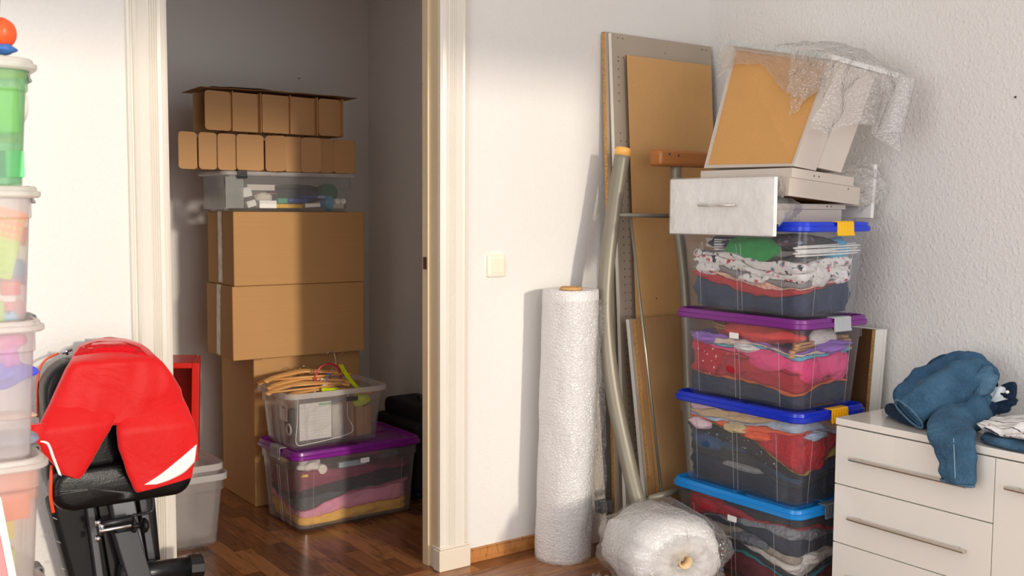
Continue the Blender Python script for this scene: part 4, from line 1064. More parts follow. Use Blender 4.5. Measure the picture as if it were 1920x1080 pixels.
for k, (x, w, a) in enumerate(zip(xs, ws, an)):
    x1 = x+w*cos(math.radians(a)); y1 = 4.275+.004*k+w*sin(math.radians(a))
    xf = TR(x1, y1+.001, 1.500, math.radians(82-a*.3)) @ Matrix.Rotation(pi/2, 4, 'X')
    M('cross_panel', G().poly(oct_(.22, .150, .012), .0035, xf), CB, t)
M('long_panel', G().box(1.46, 2.22, 4.372, 4.376, 1.499, 1.652), CB, t)
t = T('cardboard_divider', 'upper brown cardboard bottle divider of five cells with dark flat sheets on it', 'divider', (1.83, 4.40, 1.66))
xs = [1.507, 1.634, 1.76, 1.898, 2.026, 2.152]
for k in range(5):
    w = xs[k+1]-xs[k]-.006
    xf = TR(xs[k]+.003, 4.262+.012*(k % 2), 1.664, math.radians(8)) @ Matrix.Rotation(pi/2, 4, 'X')
    M('flap', G().poly(oct_(w, .165, .014 if k in (0, 4) else .006), .0035, xf), CB, t)
    M('cross_panel', G().box(xs[k+1]-.004, xs[k+1], 4.258, 4.50, 1.662, 1.832), CB, t)
M('long_panel', G().box(1.51, 2.15, 4.40, 4.404, 1.663, 1.83), CB, t)
def f10(z, s):
    def f(u, v):
        return V((1.49+.72*u+.01*v, 4.245+.27*v-.01*u, z+.006*mn.noise(V((u*5, v*2, s)))+.004*sin(u*3)))
    return f
M('top_sheet', G().grid(f10(1.839, 1), 30, 8), cardboard('#8a6746'), t, solid=.003)
t = M('cardboard_sheet', G().grid(lambda u, v: V((1.56+.50*u, 4.30+.2*v, 1.850+.004*mn.noise(V((u*6, v*3, 7)))+.004*sin(u*5))), 26, 8), cardboard('#5d4837'), None, solid=.003, label='dark warped cardboard sheet on top of the upper divider', cat='cardboard sheet')
# flat clear box with medicine
FX0, FX1, FY0, FY1 = 1.585, 2.235, 4.275, 4.60
FB = clear('#eef1f3', .16, .16)
t = T('storage_box', 'flat clear lidded box of medicine packs lying on the upper taped carton', 'storage box', ((FX0+FX1)/2, (FY0+FY1)/2, 1.3225))
smooth_angle(M('tub', tub(FX0+.02, FX1-.02, FY0+.012, FY1-.012, 1.3225, 1.478, lip=0, taper=.018, r=.03, rib=.003), FB, t), .5)
smooth_angle(M('lid', lidgeo(FX0, FX1, FY0, FY1, 1.477, .019, .035), clear('#ffffff', .5, .2), t), .6)
M('latch', clipgeo(FX0+.09, FY0, 1.478, (0, -1), .045, .019), plain('#2b2d31', .4), t, bev=.001)
g = G(); g.box(FX0+.022, FX0+.024, 4.31, 4.56, 1.33, 1.47); g.box(FX0+.02, FX0+.10, 4.286, 4.2875, 1.335, 1.47)
M('end_handle', g, clear('#d8dad8', .5, .2), t)
def bxthing(name, lab, cat, c, s, col, rz=0, rx=0, ry=0, group=None, rough=.5, bev=.0015, extra=None):
    xf = TR(*c, rz, rx, ry); g = G().box(-s[0]/2, s[0]/2, -s[1]/2, s[1]/2, 0, s[2], xf)
    o = M(name, g, plain(col, rough) if isinstance(col, str) else col, bev=bev, label=lab, cat=cat, group=group, loc=tuple(c))
    return o
IN = ' in the flat clear box'
bxthing('medicine_pack', 'square white medicine pack tilted at the left'+IN, 'medicine pack', (1.715, 4.33, 1.385), (.045, .03, .042), '#f6f2ec', 0, 0, -.2)
bxthing('medicine_pack', 'small white pack leaning under the square one'+IN, 'medicine pack', (1.735, 4.325, 1.342), (.042, .03, .028), '#f4efe8', 0, 0, -.3)
bxthing('medicine_pack', 'long white medicine pack lying at the bottom'+IN, 'medicine pack', (1.805, 4.325, 1.336), (.08, .04, .034), '#f7f4ef')
bxthing('medicine_pack', 'pale striped pack highest at the back left'+IN, 'medicine pack', (1.80, 4.40, 1.415), (.13, .06, .026), '#e9e0d6')
bxthing('leaflet', 'thin reddish leaflet under the striped pack'+IN, 'leaflet', (1.80, 4.39, 1.400), (.14, .07, .004), '#b8706a')
blob('cotton_pad', (1.80, 4.355, 1.385), (.045, .03, .02), plain('#f3e4d8', .9), 'crumpled pale dressing in the middle left'+IN, 'dressing', 3.1)
bxthing('medicine_pack', 'green pack beside the blue tube'+IN, 'medicine pack', (1.885, 4.34, 1.358), (.05, .03, .022), '#3dae86')
bxthing('medicine_pack', 'yellow flat pack at the bottom'+IN, 'medicine pack', (1.905, 4.325, 1.337), (.13, .035, .018), '#e0b13a')
bxthing('medicine_pack', 'narrow white pack right of the yellow one'+IN, 'medicine pack', (2.02, 4.32, 1.342), (.075, .03, .018), '#ece6de', 0, 0, -.05)
bxthing('medicine_pack', 'small pale pack below the white bottle caps'+IN, 'medicine pack', (2.15, 4.325, 1.336), (.055, .03, .022), '#ddd5cd')
def cyl(name, lab, cat, a, b, r, m, group=None, n=18):
    a, b = V(a), V(b); d = (b-a).normalized()
    return M(name, G().tube([a, a+d*.001, b-d*.001, b], [r*.9, r, r, r*.9], n), m, None, True, label=lab, cat=cat, group=group)
cyl('ointment_tube', 'blue and white ointment tube lying across'+IN, 'tube', (1.905, 4.32, 1.371), (2.0, 4.325, 1.371), .011, plain('#2454b0', .4))
th_ = T('thermometer', 'blue digital thermometer with grey display'+IN, 'thermometer', (2.0, 4.33, 1.385))
M('body', G().tube(path([(1.96, 4.315, 1.388), (2.0, 4.315, 1.388), (2.05, 4.315, 1.389), (2.085, 4.315, 1.388)], 4), [.003]*4+[.005]*4+[.010]*4+[.009], 12), plain('#2f4fb5', .4), th_, True)
M('display', G().box(2.045, 2.08, 4.302, 4.304, 1.383, 1.394), plain('#aab4c0', .3), th_, bev=.001)
blob('glove', (2.11, 4.34, 1.362), (.035, .03, .032), plain('#5fb3d4', .6), 'crumpled light blue rubber glove'+IN, 'glove', 12.1, .5)
for x, w_ in ((2.143, 'left'), (2.172, 'right')):
    cyl('bottle', w_+' one of two little bottles with round white caps'+IN, 'bottle', (x, 4.300, 1.370), (x, 4.35, 1.370), .013, plain('#f0ece6', .4))
cyl('roll_of_bandage', 'dark green round tin at the right end'+IN, 'tin', (2.15, 4.40, 1.41), (2.15, 4.46, 1.41), .042, plain('#1c7a45', .5))
blob('dark_pouch', (2.02, 4.48, 1.40), (.15, .06, .05), C('#232a35'), 'dark navy cloth pouch along the back'+IN, 'pouch', 2.1, .15)
bxthing('wall_bracket', 'green and silver metal bracket lying in the left end'+IN, 'bracket', (1.655, 4.32, 1.37), (.05, .02, .03), '#7d8f6a', .2, .3, .3)

# closet: purple lidded box on the floor
PX0, PX1, PY0, PY1 = 1.690, 2.305, 3.805, 4.215
t = storage_box(PX0, PX1, PY0, PY1, 0, .308, '#7d1f8c', '#8d8d92', [(PX0, 3.99, (-1, 0), .10)], 'clear box with purple lid on the closet floor, packed with pink and dark clothes', ((2.02, PY0+.0125, .272), (1, 0, 0)), body=clear('#f0eef2', .11, .18))
PB = (PX0+.0445, PX1-.0445, PY0+.0445, PY1-.0445, .016, .30)
WP_ = ' in the purple lidded closet box'
fill(PB, [
 (C('#f2b73c'), [.30,.22,.14,.13,.16,.17,.19], 'folded_shirt', 'yellow shirt at the bottom', 'shirt'),
 (C('#e79ab4'), [.40,.30,.20,.24,.38,.40,.42], 'folded_sweater', 'pale pink sweater', 'sweater'),
 (C('#c76a86'), [.44,.33,.21,.245,.385,.44,.50], 'folded_tank', 'deep pink top showing at the right end', 'top'),
 (C('#3c434a', 'denim', '#525b64'), [.46,.36,.34,.42,.45,.46,.51], 'folded_jeans', 'grey jeans', 'jeans'),
 (C('#14181f'), [.48,.42,.46,.54,.62,.66,.72], 'folded_trousers', 'black trousers', 'trousers'),
 (C('#8a3048'), [.62,.64,.76,.80,.78,.76,.74], 'folded_cardigan', 'wine red cardigan', 'cardigan')], 83, WP_)
blob('bunched_bag', (1.80, 3.90, .262), (.055, .04, .028), plain('#ebe6dd', .6), 'white plastic bag bunched at the near corner'+WP_, 'bag', 4.4, .4)
blob('bunched_scarf', (2.10, 3.97, .268), (.13, .05, .02), C('#b46a72'), 'dusty pink scarf under the lid'+WP_, 'scarf', 6.4, .2)
bxthing('paper_box', 'pale blue slim carton under the lid'+WP_, 'carton', (1.985, 3.868, .243), (.13, .02, .022), '#b9ced8')
cyl('jar', 'small white jar lying by the near corner'+WP_, 'jar', (1.842, 3.852, .25), (1.842, 3.90, .25), .02, plain('#efe8da', .4))
blob('rubber_duck', (1.765, 3.862, .232), (.016, .012, .009), plain('#f4c81e', .4), 'tiny yellow toy below the white bag'+WP_, 'toy', 2.4, .3)
blob('bunched_bag', (2.19, 3.95, .255), (.055, .05, .03), clear('#dfe5e8', .4, .15, kind='film'), 'crumpled clear film bag at the right end'+WP_, 'bag', 1.4, .4)
# open clear box with hangers on the purple lid
HX0, HX1, HY0, HY1, HZ = 1.70, 2.142, 3.862, 4.178, .336
t = T('storage_box', 'open clear box full of hangers and papers standing on the purple lid', 'storage box', (1.92, 4.02, HZ))
smooth_angle(M('tub', tub(HX0, HX1, HY0, HY1, HZ, .578, taper=.02, r=.035, rib=.005, lip=.016, liph=.02), clear('#f2f0ee', .12, .18), t), .5)
rib_glints(HX0, HX1, HY0, HY1, HZ, .568, .02, t)
smooth_angle(M('rim', rimband(HX0-.018, HX1+.018, HY0-.018, HY1+.018, .051, .557, .579), clear('#ffffff', .42, .2), t), .6)
M('label_sticker', G().poly(rr(-.027, .027, -.010, .010, .002, 2), .001, frame((1.985, HY0-.0005+.002, .532), (1, 0, 0), (0, 0, 1))), plain('#2a1a16', .5), t, label='blank dark sticker')
INH = ' in the open clear box'
o = bxthing('printed_card', 'white printed sheet with green header behind the front wall'+INH, 'sheet', (1.83, 3.895, .372), (.145, .003, .155), '#f4f2ef')
g = G().box(1.845, 1.90, 3.8922, 3.8932, .513, .522); M('header', g, plain('#7fbf7a', .6), o)
g = G()
for k in range(9): g.box(1.765, 1.893, 3.8924, 3.8934, .385+.013*k, .3856+.013*k)
M('printed_lines', g, plain('#b9b9c4', .7), o)
zp = T('zip_bag', 'clear zip pouch pressed against the front wall'+INH, 'pouch', (1.85, 3.888, .358))
M('film', G().grid(lambda u, v: V((1.735+.262*u, 3.884-.003*sin(u*9)+.002*mn.noise(V((u*7, v*7, 1))), .362+.19*v)), 20, 14), clear('#f4f4f4', .12, .12, kind='film', gl=1.5), zp, True)
pp = path([(1.745, 3.881, .55), (1.742, 3.881, .45), (1.738, 3.881, .365), (1.80, 3.880, .360), (1.90, 3.880, .368), (1.985, 3.880, .382), (1.995, 3.881, .41), (1.972, 3.881, .46), (1.975, 3.881, .55)], 5)
M('seam', G().tube(pp, .0013, 6), plain('#f7f4ee', .3), zp, True)
cyl('bottle', 'white plastic bottle beside the printed sheet'+INH, 'bottle', (1.94, 3.915, .362), (1.935, 3.915, .51), .028, plain('#ece8e2', .4))
bxthing('paper_bag', 'brown paper bag at the right'+INH, 'paper bag', (2.06, 3.93, .360), (.075, .05, .125), cardboard('#b98a62'), .1)
bxthing('wooden_board', 'narrow orange wooden board beside the paper bag'+INH, 'board', (2.01, 3.95, .360), (.012, .08, .15), wood('#c98a50'))
blob('bunched_scarf', (2.055, 3.92, .512), (.045, .03, .03), C('#c9dc1e'), 'lime green scarf on the paper bag'+INH, 'scarf', 8.8, .4)
cd = bxthing('name_card', 'small white card reading Spa at the left end'+INH, 'card', (1.742, 4.02, .44), (.002, .075, .075), '#ece9e4', .0)
def text3d(txt, size, xf, m, parent, name='lettering', ext=.0004):
    cu = bpy.data.curves.new(name, 'FONT'); cu.body = txt; cu.size = size; cu.extrude = ext; cu.align_x = 'CENTER'
    tmp = bpy.data.objects.new(name, cu); dg = bpy.context.evaluated_depsgraph_get(); COL.objects.link(tmp); dg.update()
    me = bpy.data.meshes.new_from_object(tmp.evaluated_get(dg)); bpy.data.objects.remove(tmp)
    g = G(); g.add([v.co for v in me.vertices], [tuple(p.vertices) for p in me.polygons], xf)
    return M(name, g, m, parent)
text3d('Spa', .022, frame((1.7405, 4.02, .492), (0, -1, 0), (0, 0, 1)), plain('#33302e', .7), cd)
M('tape_roll', G().tube([(1.752+.004*0, 3.99+.022*cos(2*pi*k/24), .405+.022*sin(2*pi*k/24)) for k in range(24)], .004, 8, closed=True), plain('#e6e2da', .4), None, True, label='white ring shaped tape roll at the left end'+INH, cat='tape roll')
blob('bunched_bag', (1.80, 4.05, .42), (.04, .05, .06), C('#3a3d48'), 'dark cloth pouch behind the left end'+INH, 'pouch', 5.9, .2)
blob('bunched_bag', (1.93, 4.05, .40), (.10, .07, .045), C('#a48a80'), 'grey brown cloth bag at the back'+INH, 'bag', 3.9, .2)
hw = hanger('wooden_hanger', 'uppermost light wooden hanger sticking out of the open clear box', wood('#e3a968'), 'wooden hangers in the open clear box', wooden=True)
hl = [((1.86, 4.06, .625), (.25, .0, -.10), None), ((1.85, 4.02, .600), (.28, .02, -.04), 'second light wooden hanger in the open clear box'),
      ((1.86, 4.11, .612), (.2, -.04, -.2), 'rearmost light wooden hanger in the open clear box'), ((1.82, 3.985, .588), (.2, .0, .03), 'long light wooden hanger resting on the left rim of the open clear box'),
      ((1.90, 3.93, .566), (.15, .07, .0), 'lowest light wooden hanger just inside the front rim of the open clear box')]
for k, (l_, r_, lb) in enumerate(hl):
    h = hw if k == 0 else copy_tree(hw); place(h, l_, r_)
    if lb: h['label'] = lb
bh = hanger('plastic_hanger', 'blue plastic hanger with its hook standing up from the open clear box', plain('#1673d6', .3), None); place(bh, (1.93, 3.98, .555), (pi/2-.2, 0, .1))
bh.scale = (.6, .9, 1)
wh2 = hanger('plastic_hanger', 'white plastic hanger lying over the open clear box contents', plain('#f1ece4', .3), None); place(wh2, (1.91, 3.95, .568), (.5, 0, .05)); wh2.scale = (.5, .9, 1)
rh = T('hoop', 'pair of red wire hoops standing in the open clear box', 'hoop', (1.94, 4.03, .57))
for k in range(2):
    M('ring', G().tube([(1.943+.012*k+.060*cos(2*pi*j/40), 4.01+.012*k, .605+.06*sin(2*pi*j/40)) for j in range(40)], .0028, 8, closed=True), plain('#c0304a', .3), rh, True)
lg = T('strap_bundle', 'lime green twisted strap hanging over the open clear box', 'strap', (2.03, 3.97, .57))
for k in range(2):
    M('strap', G().tube(path([(1.995+.01*k, 4.0, .66), (2.012+.012*k, 3.985, .62), (2.03+.01*k, 3.96, .585), (2.05+.012*k, 3.93, .555)], 6), (.009, .004), 10), C('#c3d21c'), lg, True)
M('knot', G().tube(path([(1.87, 3.92, .575), (1.91, 3.91, .572), (1.95, 3.92, .566)], 6), (.010, .005), 10), C('#c3d21c'), lg, True)
wr = T('wire_hook', 'thin bent silver wires poking up behind the red hoops', 'wire', (2.0, 4.05, .6))
M('wire', G().tube(path([(1.975, 4.08, .70), (1.995, 4.08, .71), (2.01, 4.08, .695), (2.012, 4.07, .66), (2.01, 4.06, .60)], 5), .0015, 6), plain('#d8d6d0', .2, 1.), wr, True)
M('wire', G().tube(path([(1.97, 4.03, .63), (2.0, 4.05, .665), (2.04, 4.07, .69), (2.06, 4.08, .715)], 5), .0015, 6), plain('#d8d6d0', .2, 1.), wr, True)
M('wire', G().tube(path([(2.04, 3.93, .57), (2.07, 3.93, .568), (2.085, 3.95, .58), (2.07, 3.98, .59)], 5), .0015, 6), plain('#d8d6d0', .2, 1.), wr, True)
# nested clear bins at the left of the closet
NB = clear('#f4f2f1', .13, .2)
for k, lb in ((0, 'lower of two nested clear bins on the floor behind the left door casing'), (1, 'upper of two nested clear bins behind the left door casing, its rim on top')):
    t = T('storage_bin', lb, 'bin', (1.2, 4.05, .004+.02*k), group='nested clear bins')
    del t['group']
    e = .012*k
    smooth_angle(M('tub', tub(.93+e, 1.43-e, 3.865+e, 4.24-e, .002+.03*k, .296+.038*k, taper=.024-.0*k, r=.03, rib=.006, lip=.012, liph=.024), NB, t), .5)
    smooth_angle(M('rim', rimband(.93+e-.014, 1.43-e+.014, 3.865+e-.014, 4.24-e+.014, .044, .296+.038*k-.024, .297+.038*k), clear('#ffffff', .42, .2), t), .6)
# red crate on top of the bins
t = T('crate', 'red plastic crate standing on its side on the nested clear bins', 'crate', (1.238, 4.03, .336), rot=(0, .03, math.radians(-22)))
RED = plain('#d01f16', .3)
g = G(); g.box(.115, .128, -.02, .20, .002, .395); g.box(-.13, .115, .185, .20, .002, .395); g.box(-.13, .115, -.02, .185, .002, .014); g.box(-.13, .115, -.02, .185, .383, .395)
M('shell', g, RED, t, bev=.004, world=False)
g = G(); g.box(.105, .134, -.032, -.018, .002, .395); g.box(-.13, .105, -.032, -.018, .373, .395)
M('rim', g, RED, t, bev=.003, world=False)
# suitcase
t = T('suitcase', 'black upright suitcase in the dark corner of the closet', 'suitcase', (2.50, 4.05, 0))
FABR = plain('#131315', .75, bs=.4, bscale=300)
M('body', G().box(2.355, 2.60, 3.96, 4.36, .03, .36), FABR, t, bev=.03)
M('top_pocket', G().box(2.395, 2.60, 3.98, 4.34, .345, .43), FABR, t, bev=.028)
M('handle', G().tube(path([(2.46, 4.08, .428), (2.47, 4.10, .445), (2.49, 4.15, .45), (2.50, 4.19, .428)], 6), .006, 10), plain('#2a2a2c', .4), t, True)
M('zip_pull', G().box(2.44, 2.47, 3.976, 3.98, .39, .396), plain('#b9b9b9', .3, .9), t, bev=.001)
for x in (2.40, 2.56):
    M('wheel', G().lathe([(.0, -.012), (.022, -.012), (.022, .012), (0, .012)], 18, TR(x, 4.0, .022, 0, pi/2)), plain('#1c1c1c', .5), t, True)

# ------------------------------------------------------------------ workout bench leaning by the doorway
BL = leather(); FRM = plain('#5b5e62', .35, .5); BLK = plain('#0e0f11', .5, bs=.2, spec=.3)
YB_ = 2.96
def b(x, y, Y=YB_): return onY(x, y, Y)
t = T('workout_bench', 'folded black and grey workout bench leaning on the left door casing', 'workout bench', (.8, 2.95, 0))
# seat cushion: rounded, standing on edge
def cushion(x0, x1, z0, z1, yf, yb_, r, lean_=0., wob=.004):
    g = G(); rings = []
    for f, q in ((0, .80), (.02, .90), (.12, .975), (.3, 1.), (.7, 1.), (.9, .975), (.98, .9), (1., .8)):
        y = yf+(yb_-yf)*f; cx, cz = (x0+x1)/2, (z0+z1)/2; rg = []
        for x, z in resample(rr(x0, x1, z0, z1, r, 6), .03):
            dx, dz = x-cx, z-cz; e = (1-q)*.25
            X = cx+dx-math.copysign(min(abs(dx), e*.35), dx); Z = cz+dz-math.copysign(min(abs(dz), e*.35), dz)
            rg.append((X, y+lean_*(Z-z0), Z))
        rings.append(rg)
    cx, cz = (x0+x1)/2, (z0+z1)/2
    for yy, idx in ((yf-.006, 0),):
        rings.insert(0, [(cx+(p[0]-cx)*.6, p[1]-.006, cz+(p[2]-cz)*.6) for p in rings[0]])
    g.loft(rings); return g
M('backrest_pad', cushion(.585, .895, .525, .925, 2.90, 3.01, .09, .02), BL, t, True, label='black vinyl pad')
M('seat_pad', cushion(.585, .958, .523, .64, 2.845, 2.93, .05), BL, t, True, label='black vinyl pad')
M('piping', G().tube(path([(.588, 2.862, .655), (.584, 2.858, .62), (.582, 2.857, .57), (.588, 2.86, .528)], 6), .0045, 8), plain('#ff4a18', .4), t, True, label='orange piping')
M('piping', G().tube(path([(.645, 3.018, .93), (.605, 3.012, .91), (.588, 3.008, .86), (.583, 3.0, .76)], 6), .003, 8), plain('#e0481e', .4), t, True, label='orange piping')
# lower backing panel, tapering downwards
def panel(x0t, x1t, x0b, x1b, zt, zb__, y0, y1):
    return G().add([(x0b, y0, zb__), (x1b, y0, zb__), (x1b, y1, zb__), (x0b, y1, zb__), (x0t, y0, zt), (x1t, y0, zt), (x1t, y1, zt), (x0t, y1, zt)],
            [(3,2,1,0),(4,5,6,7),(0,1,5,4),(1,2,6,5),(2,3,7,6),(3,0,4,7)])
M('lower_pad', panel(.60, .893, .705, .925, .53, .04, 2.985, 3.06), BLK, t, bev=.02)
g = G()
for (x, y) in ((103, 972), (110, 1016), (118, 1066)):
    p = b(x, y, 2.984); g.box(p.x-.006, p.x+.006, 2.982, 2.986, p.z-.001, p.z+.001, Matrix.Translation(p) @ Matrix.Rotation(.6, 4, 'Y') @ Matrix.Translation(-p))
M('staple', g, plain('#9a9a98', .3, .9), t)
def sq(p0, p1, w, d=None):
    p0, p1 = V(p0), V(p1); d = d or w; g = G(); rings = []
    for p in (p0, p1): rings.append([p+V((a*w/2, bb*d/2, 0)) for a, bb in ((-1, -1), (1, -1), (1, 1), (-1, 1))])
    g.loft(rings); return g
M('frame_tube', sq((.700, 2.965, .53), (.755, 2.965, .0), .018, .03), FRM, t, bev=.002)
M('frame_tube', sq((.842, 2.962, .53), (.905, 2.962, .0), .020, .03), FRM, t, bev=.002)
M('post', sq((.772, 2.93, .56), (.855, 2.90, .02), .062, .05), plain('#6d7074', .35, .4), t, bev=.004)
M('post', sq((.776, 2.895, .44), (.872, 2.86, .03), .064, .05), plain('#3a3c40', .4, .3), t, bev=.004)
M('channel', G().add([(.722, 2.955, .53), (.762, 2.955, .53), (.83, 2.945, .02), (.79, 2.945, .02), (.722, 2.975, .53), (.762, 2.975, .53), (.83, 2.965, .02), (.79, 2.965, .02)],
    [(0,1,2,3),(7,6,5,4),(0,4,5,1),(1,5,6,2),(2,6,7,3),(3,7,4,0)]), plain('#0e0e10', .5), t)
CH = plain('#c9ccd2', .15, 1.)
YF = 2.855
def bt(p0, p1, r, m, nm, n=16): return M(nm, G().tube([V(p0), V(p0).lerp(V(p1), .02), V(p0).lerp(V(p1), .98), V(p1)], [r*.85, r, r, r*.85], n), m, t, True)
q = b(186, 985, YF); q2 = b(247, 972, YF); bt((q.x, YF, q.z), (q2.x, YF, q2.z), .0115, plain('#2c2e32', .35, .5), 'pivot_tube')
q = b(186, 996, YF-.02); q2 = b(246, 985, YF-.02); bt((q.x, YF-.02, q.z), (q2.x, YF-.02, q2.z), .0058, CH, 'pin')
q = b(246, 987, YF-.01); q2 = b(264, 985, YF-.01); bt((q.x, YF-.01, q.z), (q2.x, YF-.01, q2.z), .008, BLK, 'knob_stem')
q3 = b(271, 985, YF-.01)
M('knob', G().lathe([(0, -.008), (.012, -.010), (.020, -.004), (.0215, .002), (.018, .006), (0, .008)], 24, frame((q3.x, YF-.01, q3.z), (0, 0, 1), (0, 1, 0))), BLK, t, True)
for (x, y) in ((183, 980), (190, 987), (183, 1010)):
    p = b(x, y, YF-.012)
    M('bolt', G().lathe([(0, .009), (.007, .007), (.0095, .002), (.0095, -.006), (0, -.007)], 6, frame(p, (0, 0, 1), (0, 1, 0)) @ Matrix.Rotation(pi, 4, 'X')), CH, t, True)
p = b(190, 990, YF-.004); p2 = b(251, 985, YF-.004)
for pp_ in (p, p2):
    M('side_plate', G().tube([(pp_.x-.002, YF+.005, pp_.z+.0), (pp_.x+.004, YF+.005, pp_.z)], (.024, .020), 20), plain('#1b1c1e', .4), t, True)
h0, h1, h2, h3 = b(286, 915, 2.90), b(287, 950, 2.90), b(280, 960, 2.90), b(250, 967, 2.89)
M('hook_rod', G().tube(path([h0, h1, h2, h3], 6), .0045, 10), plain('#3c3e42', .3, .6), t, True)
p0, p1, p2, p3 = b(225, 1078, 2.90), b(352, 1064, 2.90), b(350, 1064, 2.90), b(378, 1061, 2.90)
M('foot_tube', G().tube([p0, p1], .030, 28), plain('#1d1f22', .3, .3), t, True)
smooth_angle(M('end_cap', G().tube([p2, p2+V((.004, 0, 0)), p3-V((.003, 0, 0)), p3], [.030, .036, .036, .031], 10), plain('#0f1012', .4), t), .5)
bt((p0.x+.02, 2.90, 0.0), (p0.x+.02, 2.90, p0.z), .022, BLK, 'foot')
p0, p1 = b(116, 662, 2.985), b(135, 655, 2.985)
M('bolt', G().tube([p0, p0.lerp(p1, .3), p0.lerp(p1, .32), p0.lerp(p1, .5), p0.lerp(p1, .52), p1], [.004, .006, .011, .011, .005, .005], 12), CH, t, True)
p0, p1 = b(162, 637, 3.02), b(205, 636, 3.02)
M('top_plate', G().box(p0.x, p1.x, 3.0, 3.04, p0.z-.03, p0.z), plain('#8d9194', .35, .7), t, bev=.002)
# red shorts thrown over it
t = T('shorts', 'bright red sports shorts with a white stripe draped over the workout bench', 'shorts', (.8, 2.86, .6))
rows = [(640, 178, 232), (648, 150, 262), (662, 138, 277), (685, 124, 300), (710, 110, 320), (735, 98, 334), (760, 86, 348), (785, 74, 358), (800, 66, 363)]
def shell(rows, yf, yk, seed, nsub=5, n=64, fold=.02):
    g = G(); rings = []
    xs = []
    for i in range(len(rows)-1):
        for k in range(nsub):
            f = k/nsub; xs.append([rows[i][j]*(1-f)+rows[i+1][j]*f for j in range(len(rows[0]))])
    xs.append(list(rows[-1]))
    for i, rw in enumerate(xs):
        yy, xl, xr = rw[:3]; yfr = yf(yy); ybk = yk(yy); pl = onY(xl, yy, (yfr+ybk)/2); pr_ = onY(xr, yy, (yfr+ybk)/2); cx = (pl.x+pr_.x)/2; hw_ = (pr_.x-pl.x)/2; hd = (ybk-yfr)/2; rg = []
        sl = rw[3] if len(rw) > 3 else 0
        for j in range(n):
            a = 2*pi*j/n; ca, sa = cos(a), sin(a); ex = math.copysign(abs(ca)**.9, ca); ey = math.copysign(abs(sa)**.6, sa)
            x = cx+hw_*ex; z = (pl.z+pr_.z)/2-(sl/1917*3.)*ex
            w = fold*(mn.noise(V((x*9+seed, z*5, 0)))+.5*mn.noise(V((x*22, z*9, seed))))*(1.3 if sa < 0 else .6)*min(1, hd*14)
            rg.append((x, (yfr+ybk)/2+hd*ey+w, z))
        rings.append(rg)
    g.loft(rings, True, False); return g
g = G()
top = shell([(637, 196, 226), (641, 172, 246), (647, 155, 262), (658, 143, 276), (685, 124, 302), (712, 110, 321), (740, 96, 337), (765, 86, 342), (792, 76, 346)],
     lambda y: 2.90-.085*min(1, max(0, (y-637)/40))**.6, lambda y: 3.03-.141*min(1, max(0, (y-650)/22)), 2.)
g.v += top.v; g.f += top.f; g.mi += top.mi
def addg(g, h):
    o = len(g.v); g.v += h.v; g.f += [[o+i for i in f] for f in h.f]; g.mi += h.mi
yf = lambda y: 2.842-.046*min(1, max(0, (y-740)/60))**.8
legL = shell([(740, 100, 217, 0), (765, 86, 217, 0), (792, 72, 216, 0), (815, 66, 205, 0), (835, 74, 190, 2), (850, 84, 181, 3), (868, 96, 168, 6), (884, 106, 155, 10), (893, 116, 146, 6)], yf, lambda y: yf(y)+.045-.02*min(1, max(0, (y-740)/120)), 7., 4)
legR = shell([(740, 219, 337, 0), (770, 219, 351, 0), (800, 219, 362, 0), (830, 222, 368, 0), (855, 232, 368, -2), (875, 238, 366, -3), (890, 246, 362, -6), (904, 252, 360, -6), (908, 256, 360, -6)], yf, lambda y: yf(y)+.045-.02*min(1, max(0, (y-740)/120)), 12., 4)
addg(g, legL); addg(g, legR)
REDC = NT('red_polyester'); v = REDC.co(); nor = REDC.bump(REDC.noise(v, 7, 4, .55, .6), .35, .02, REDC.bump(REDC.noise(v, 600, 1), .15, .0005))
REDC = REDC.done(REDC.pbr(REDC.mix(REDC.noise(v, 5, 2), lin('#d40307'), lin('#da050c')), .55, nor, spec=.3, sheen=.3))
sh = M('fabric', g, REDC, t, True, solid=.002)
WS = plain('#f3f0f0', .6)
def strip(pa, pb, off=.010, n=14, y0=2.79):
    g = G(); vs = []
    for k in range(n+1):
        f = k/n
        for side in (pa, pb):
            x = curve([q[0] for q in side], f); y = curve([q[1] for q in side], f); vs.append(onY(x, y, y0))
    g.add(vs, [(2*k, 2*k+1, 2*k+3, 2*k+2) for k in range(n)]); return g
def project(g, off):
    """drop a strip onto the shorts' front surface"""
    from mathutils.bvhtree import BVHTree
    tr = BVHTree.FromPolygons([tuple(p) for p in top.v+legL.v+legR.v], [tuple(f) for f in [list(f) for f in top.f]+[[len(top.v)+i for i in f] for f in legL.f]+[[len(top.v)+len(legL.v)+i for i in f] for f in legR.f]])
    for i, p in enumerate(g.v):
        d = (V(p)-V((0, 0, HC))).normalized(); h = tr.ray_cast(V((0, 0, HC)), d)
        if h[0] is not None: g.v[i] = h[0]-d*off
    return g
def dense(pa, pb, n=26, m=6):
    g = G(); 
    def fn(u, v):
        x = curve([q[0] for q in pa], v)*(1-u)+curve([q[0] for q in pb], v)*u; y = curve([q[1] for q in pa], v)*(1-u)+curve([q[1] for q in pb], v)*u
        return onY(x, y, 2.80)
    return g.grid(fn, m, n)
M('side_stripe', project(dense([(270, 909), (300, 890), (335, 862), (369, 833)], [(294, 908), (318, 900), (345, 886), (365, 866)]), .0022), WS, t, True, solid=.001, label='white stripe')
M('side_stripe', project(dense([(74, 829), (88, 834), (98, 860), (110, 890)], [(76, 826), (92, 831), (103, 858), (116, 893)]), .003), WS, t, True, solid=.001, label='white stripe')
M('waistband', project(dense([(150, 652), (180, 641), (225, 640), (262, 652)], [(138, 668), (180, 662), (225, 660), (278, 668)], 30, 3), .0025), C('#d80f1c', 'knit'), t, True, solid=.002)
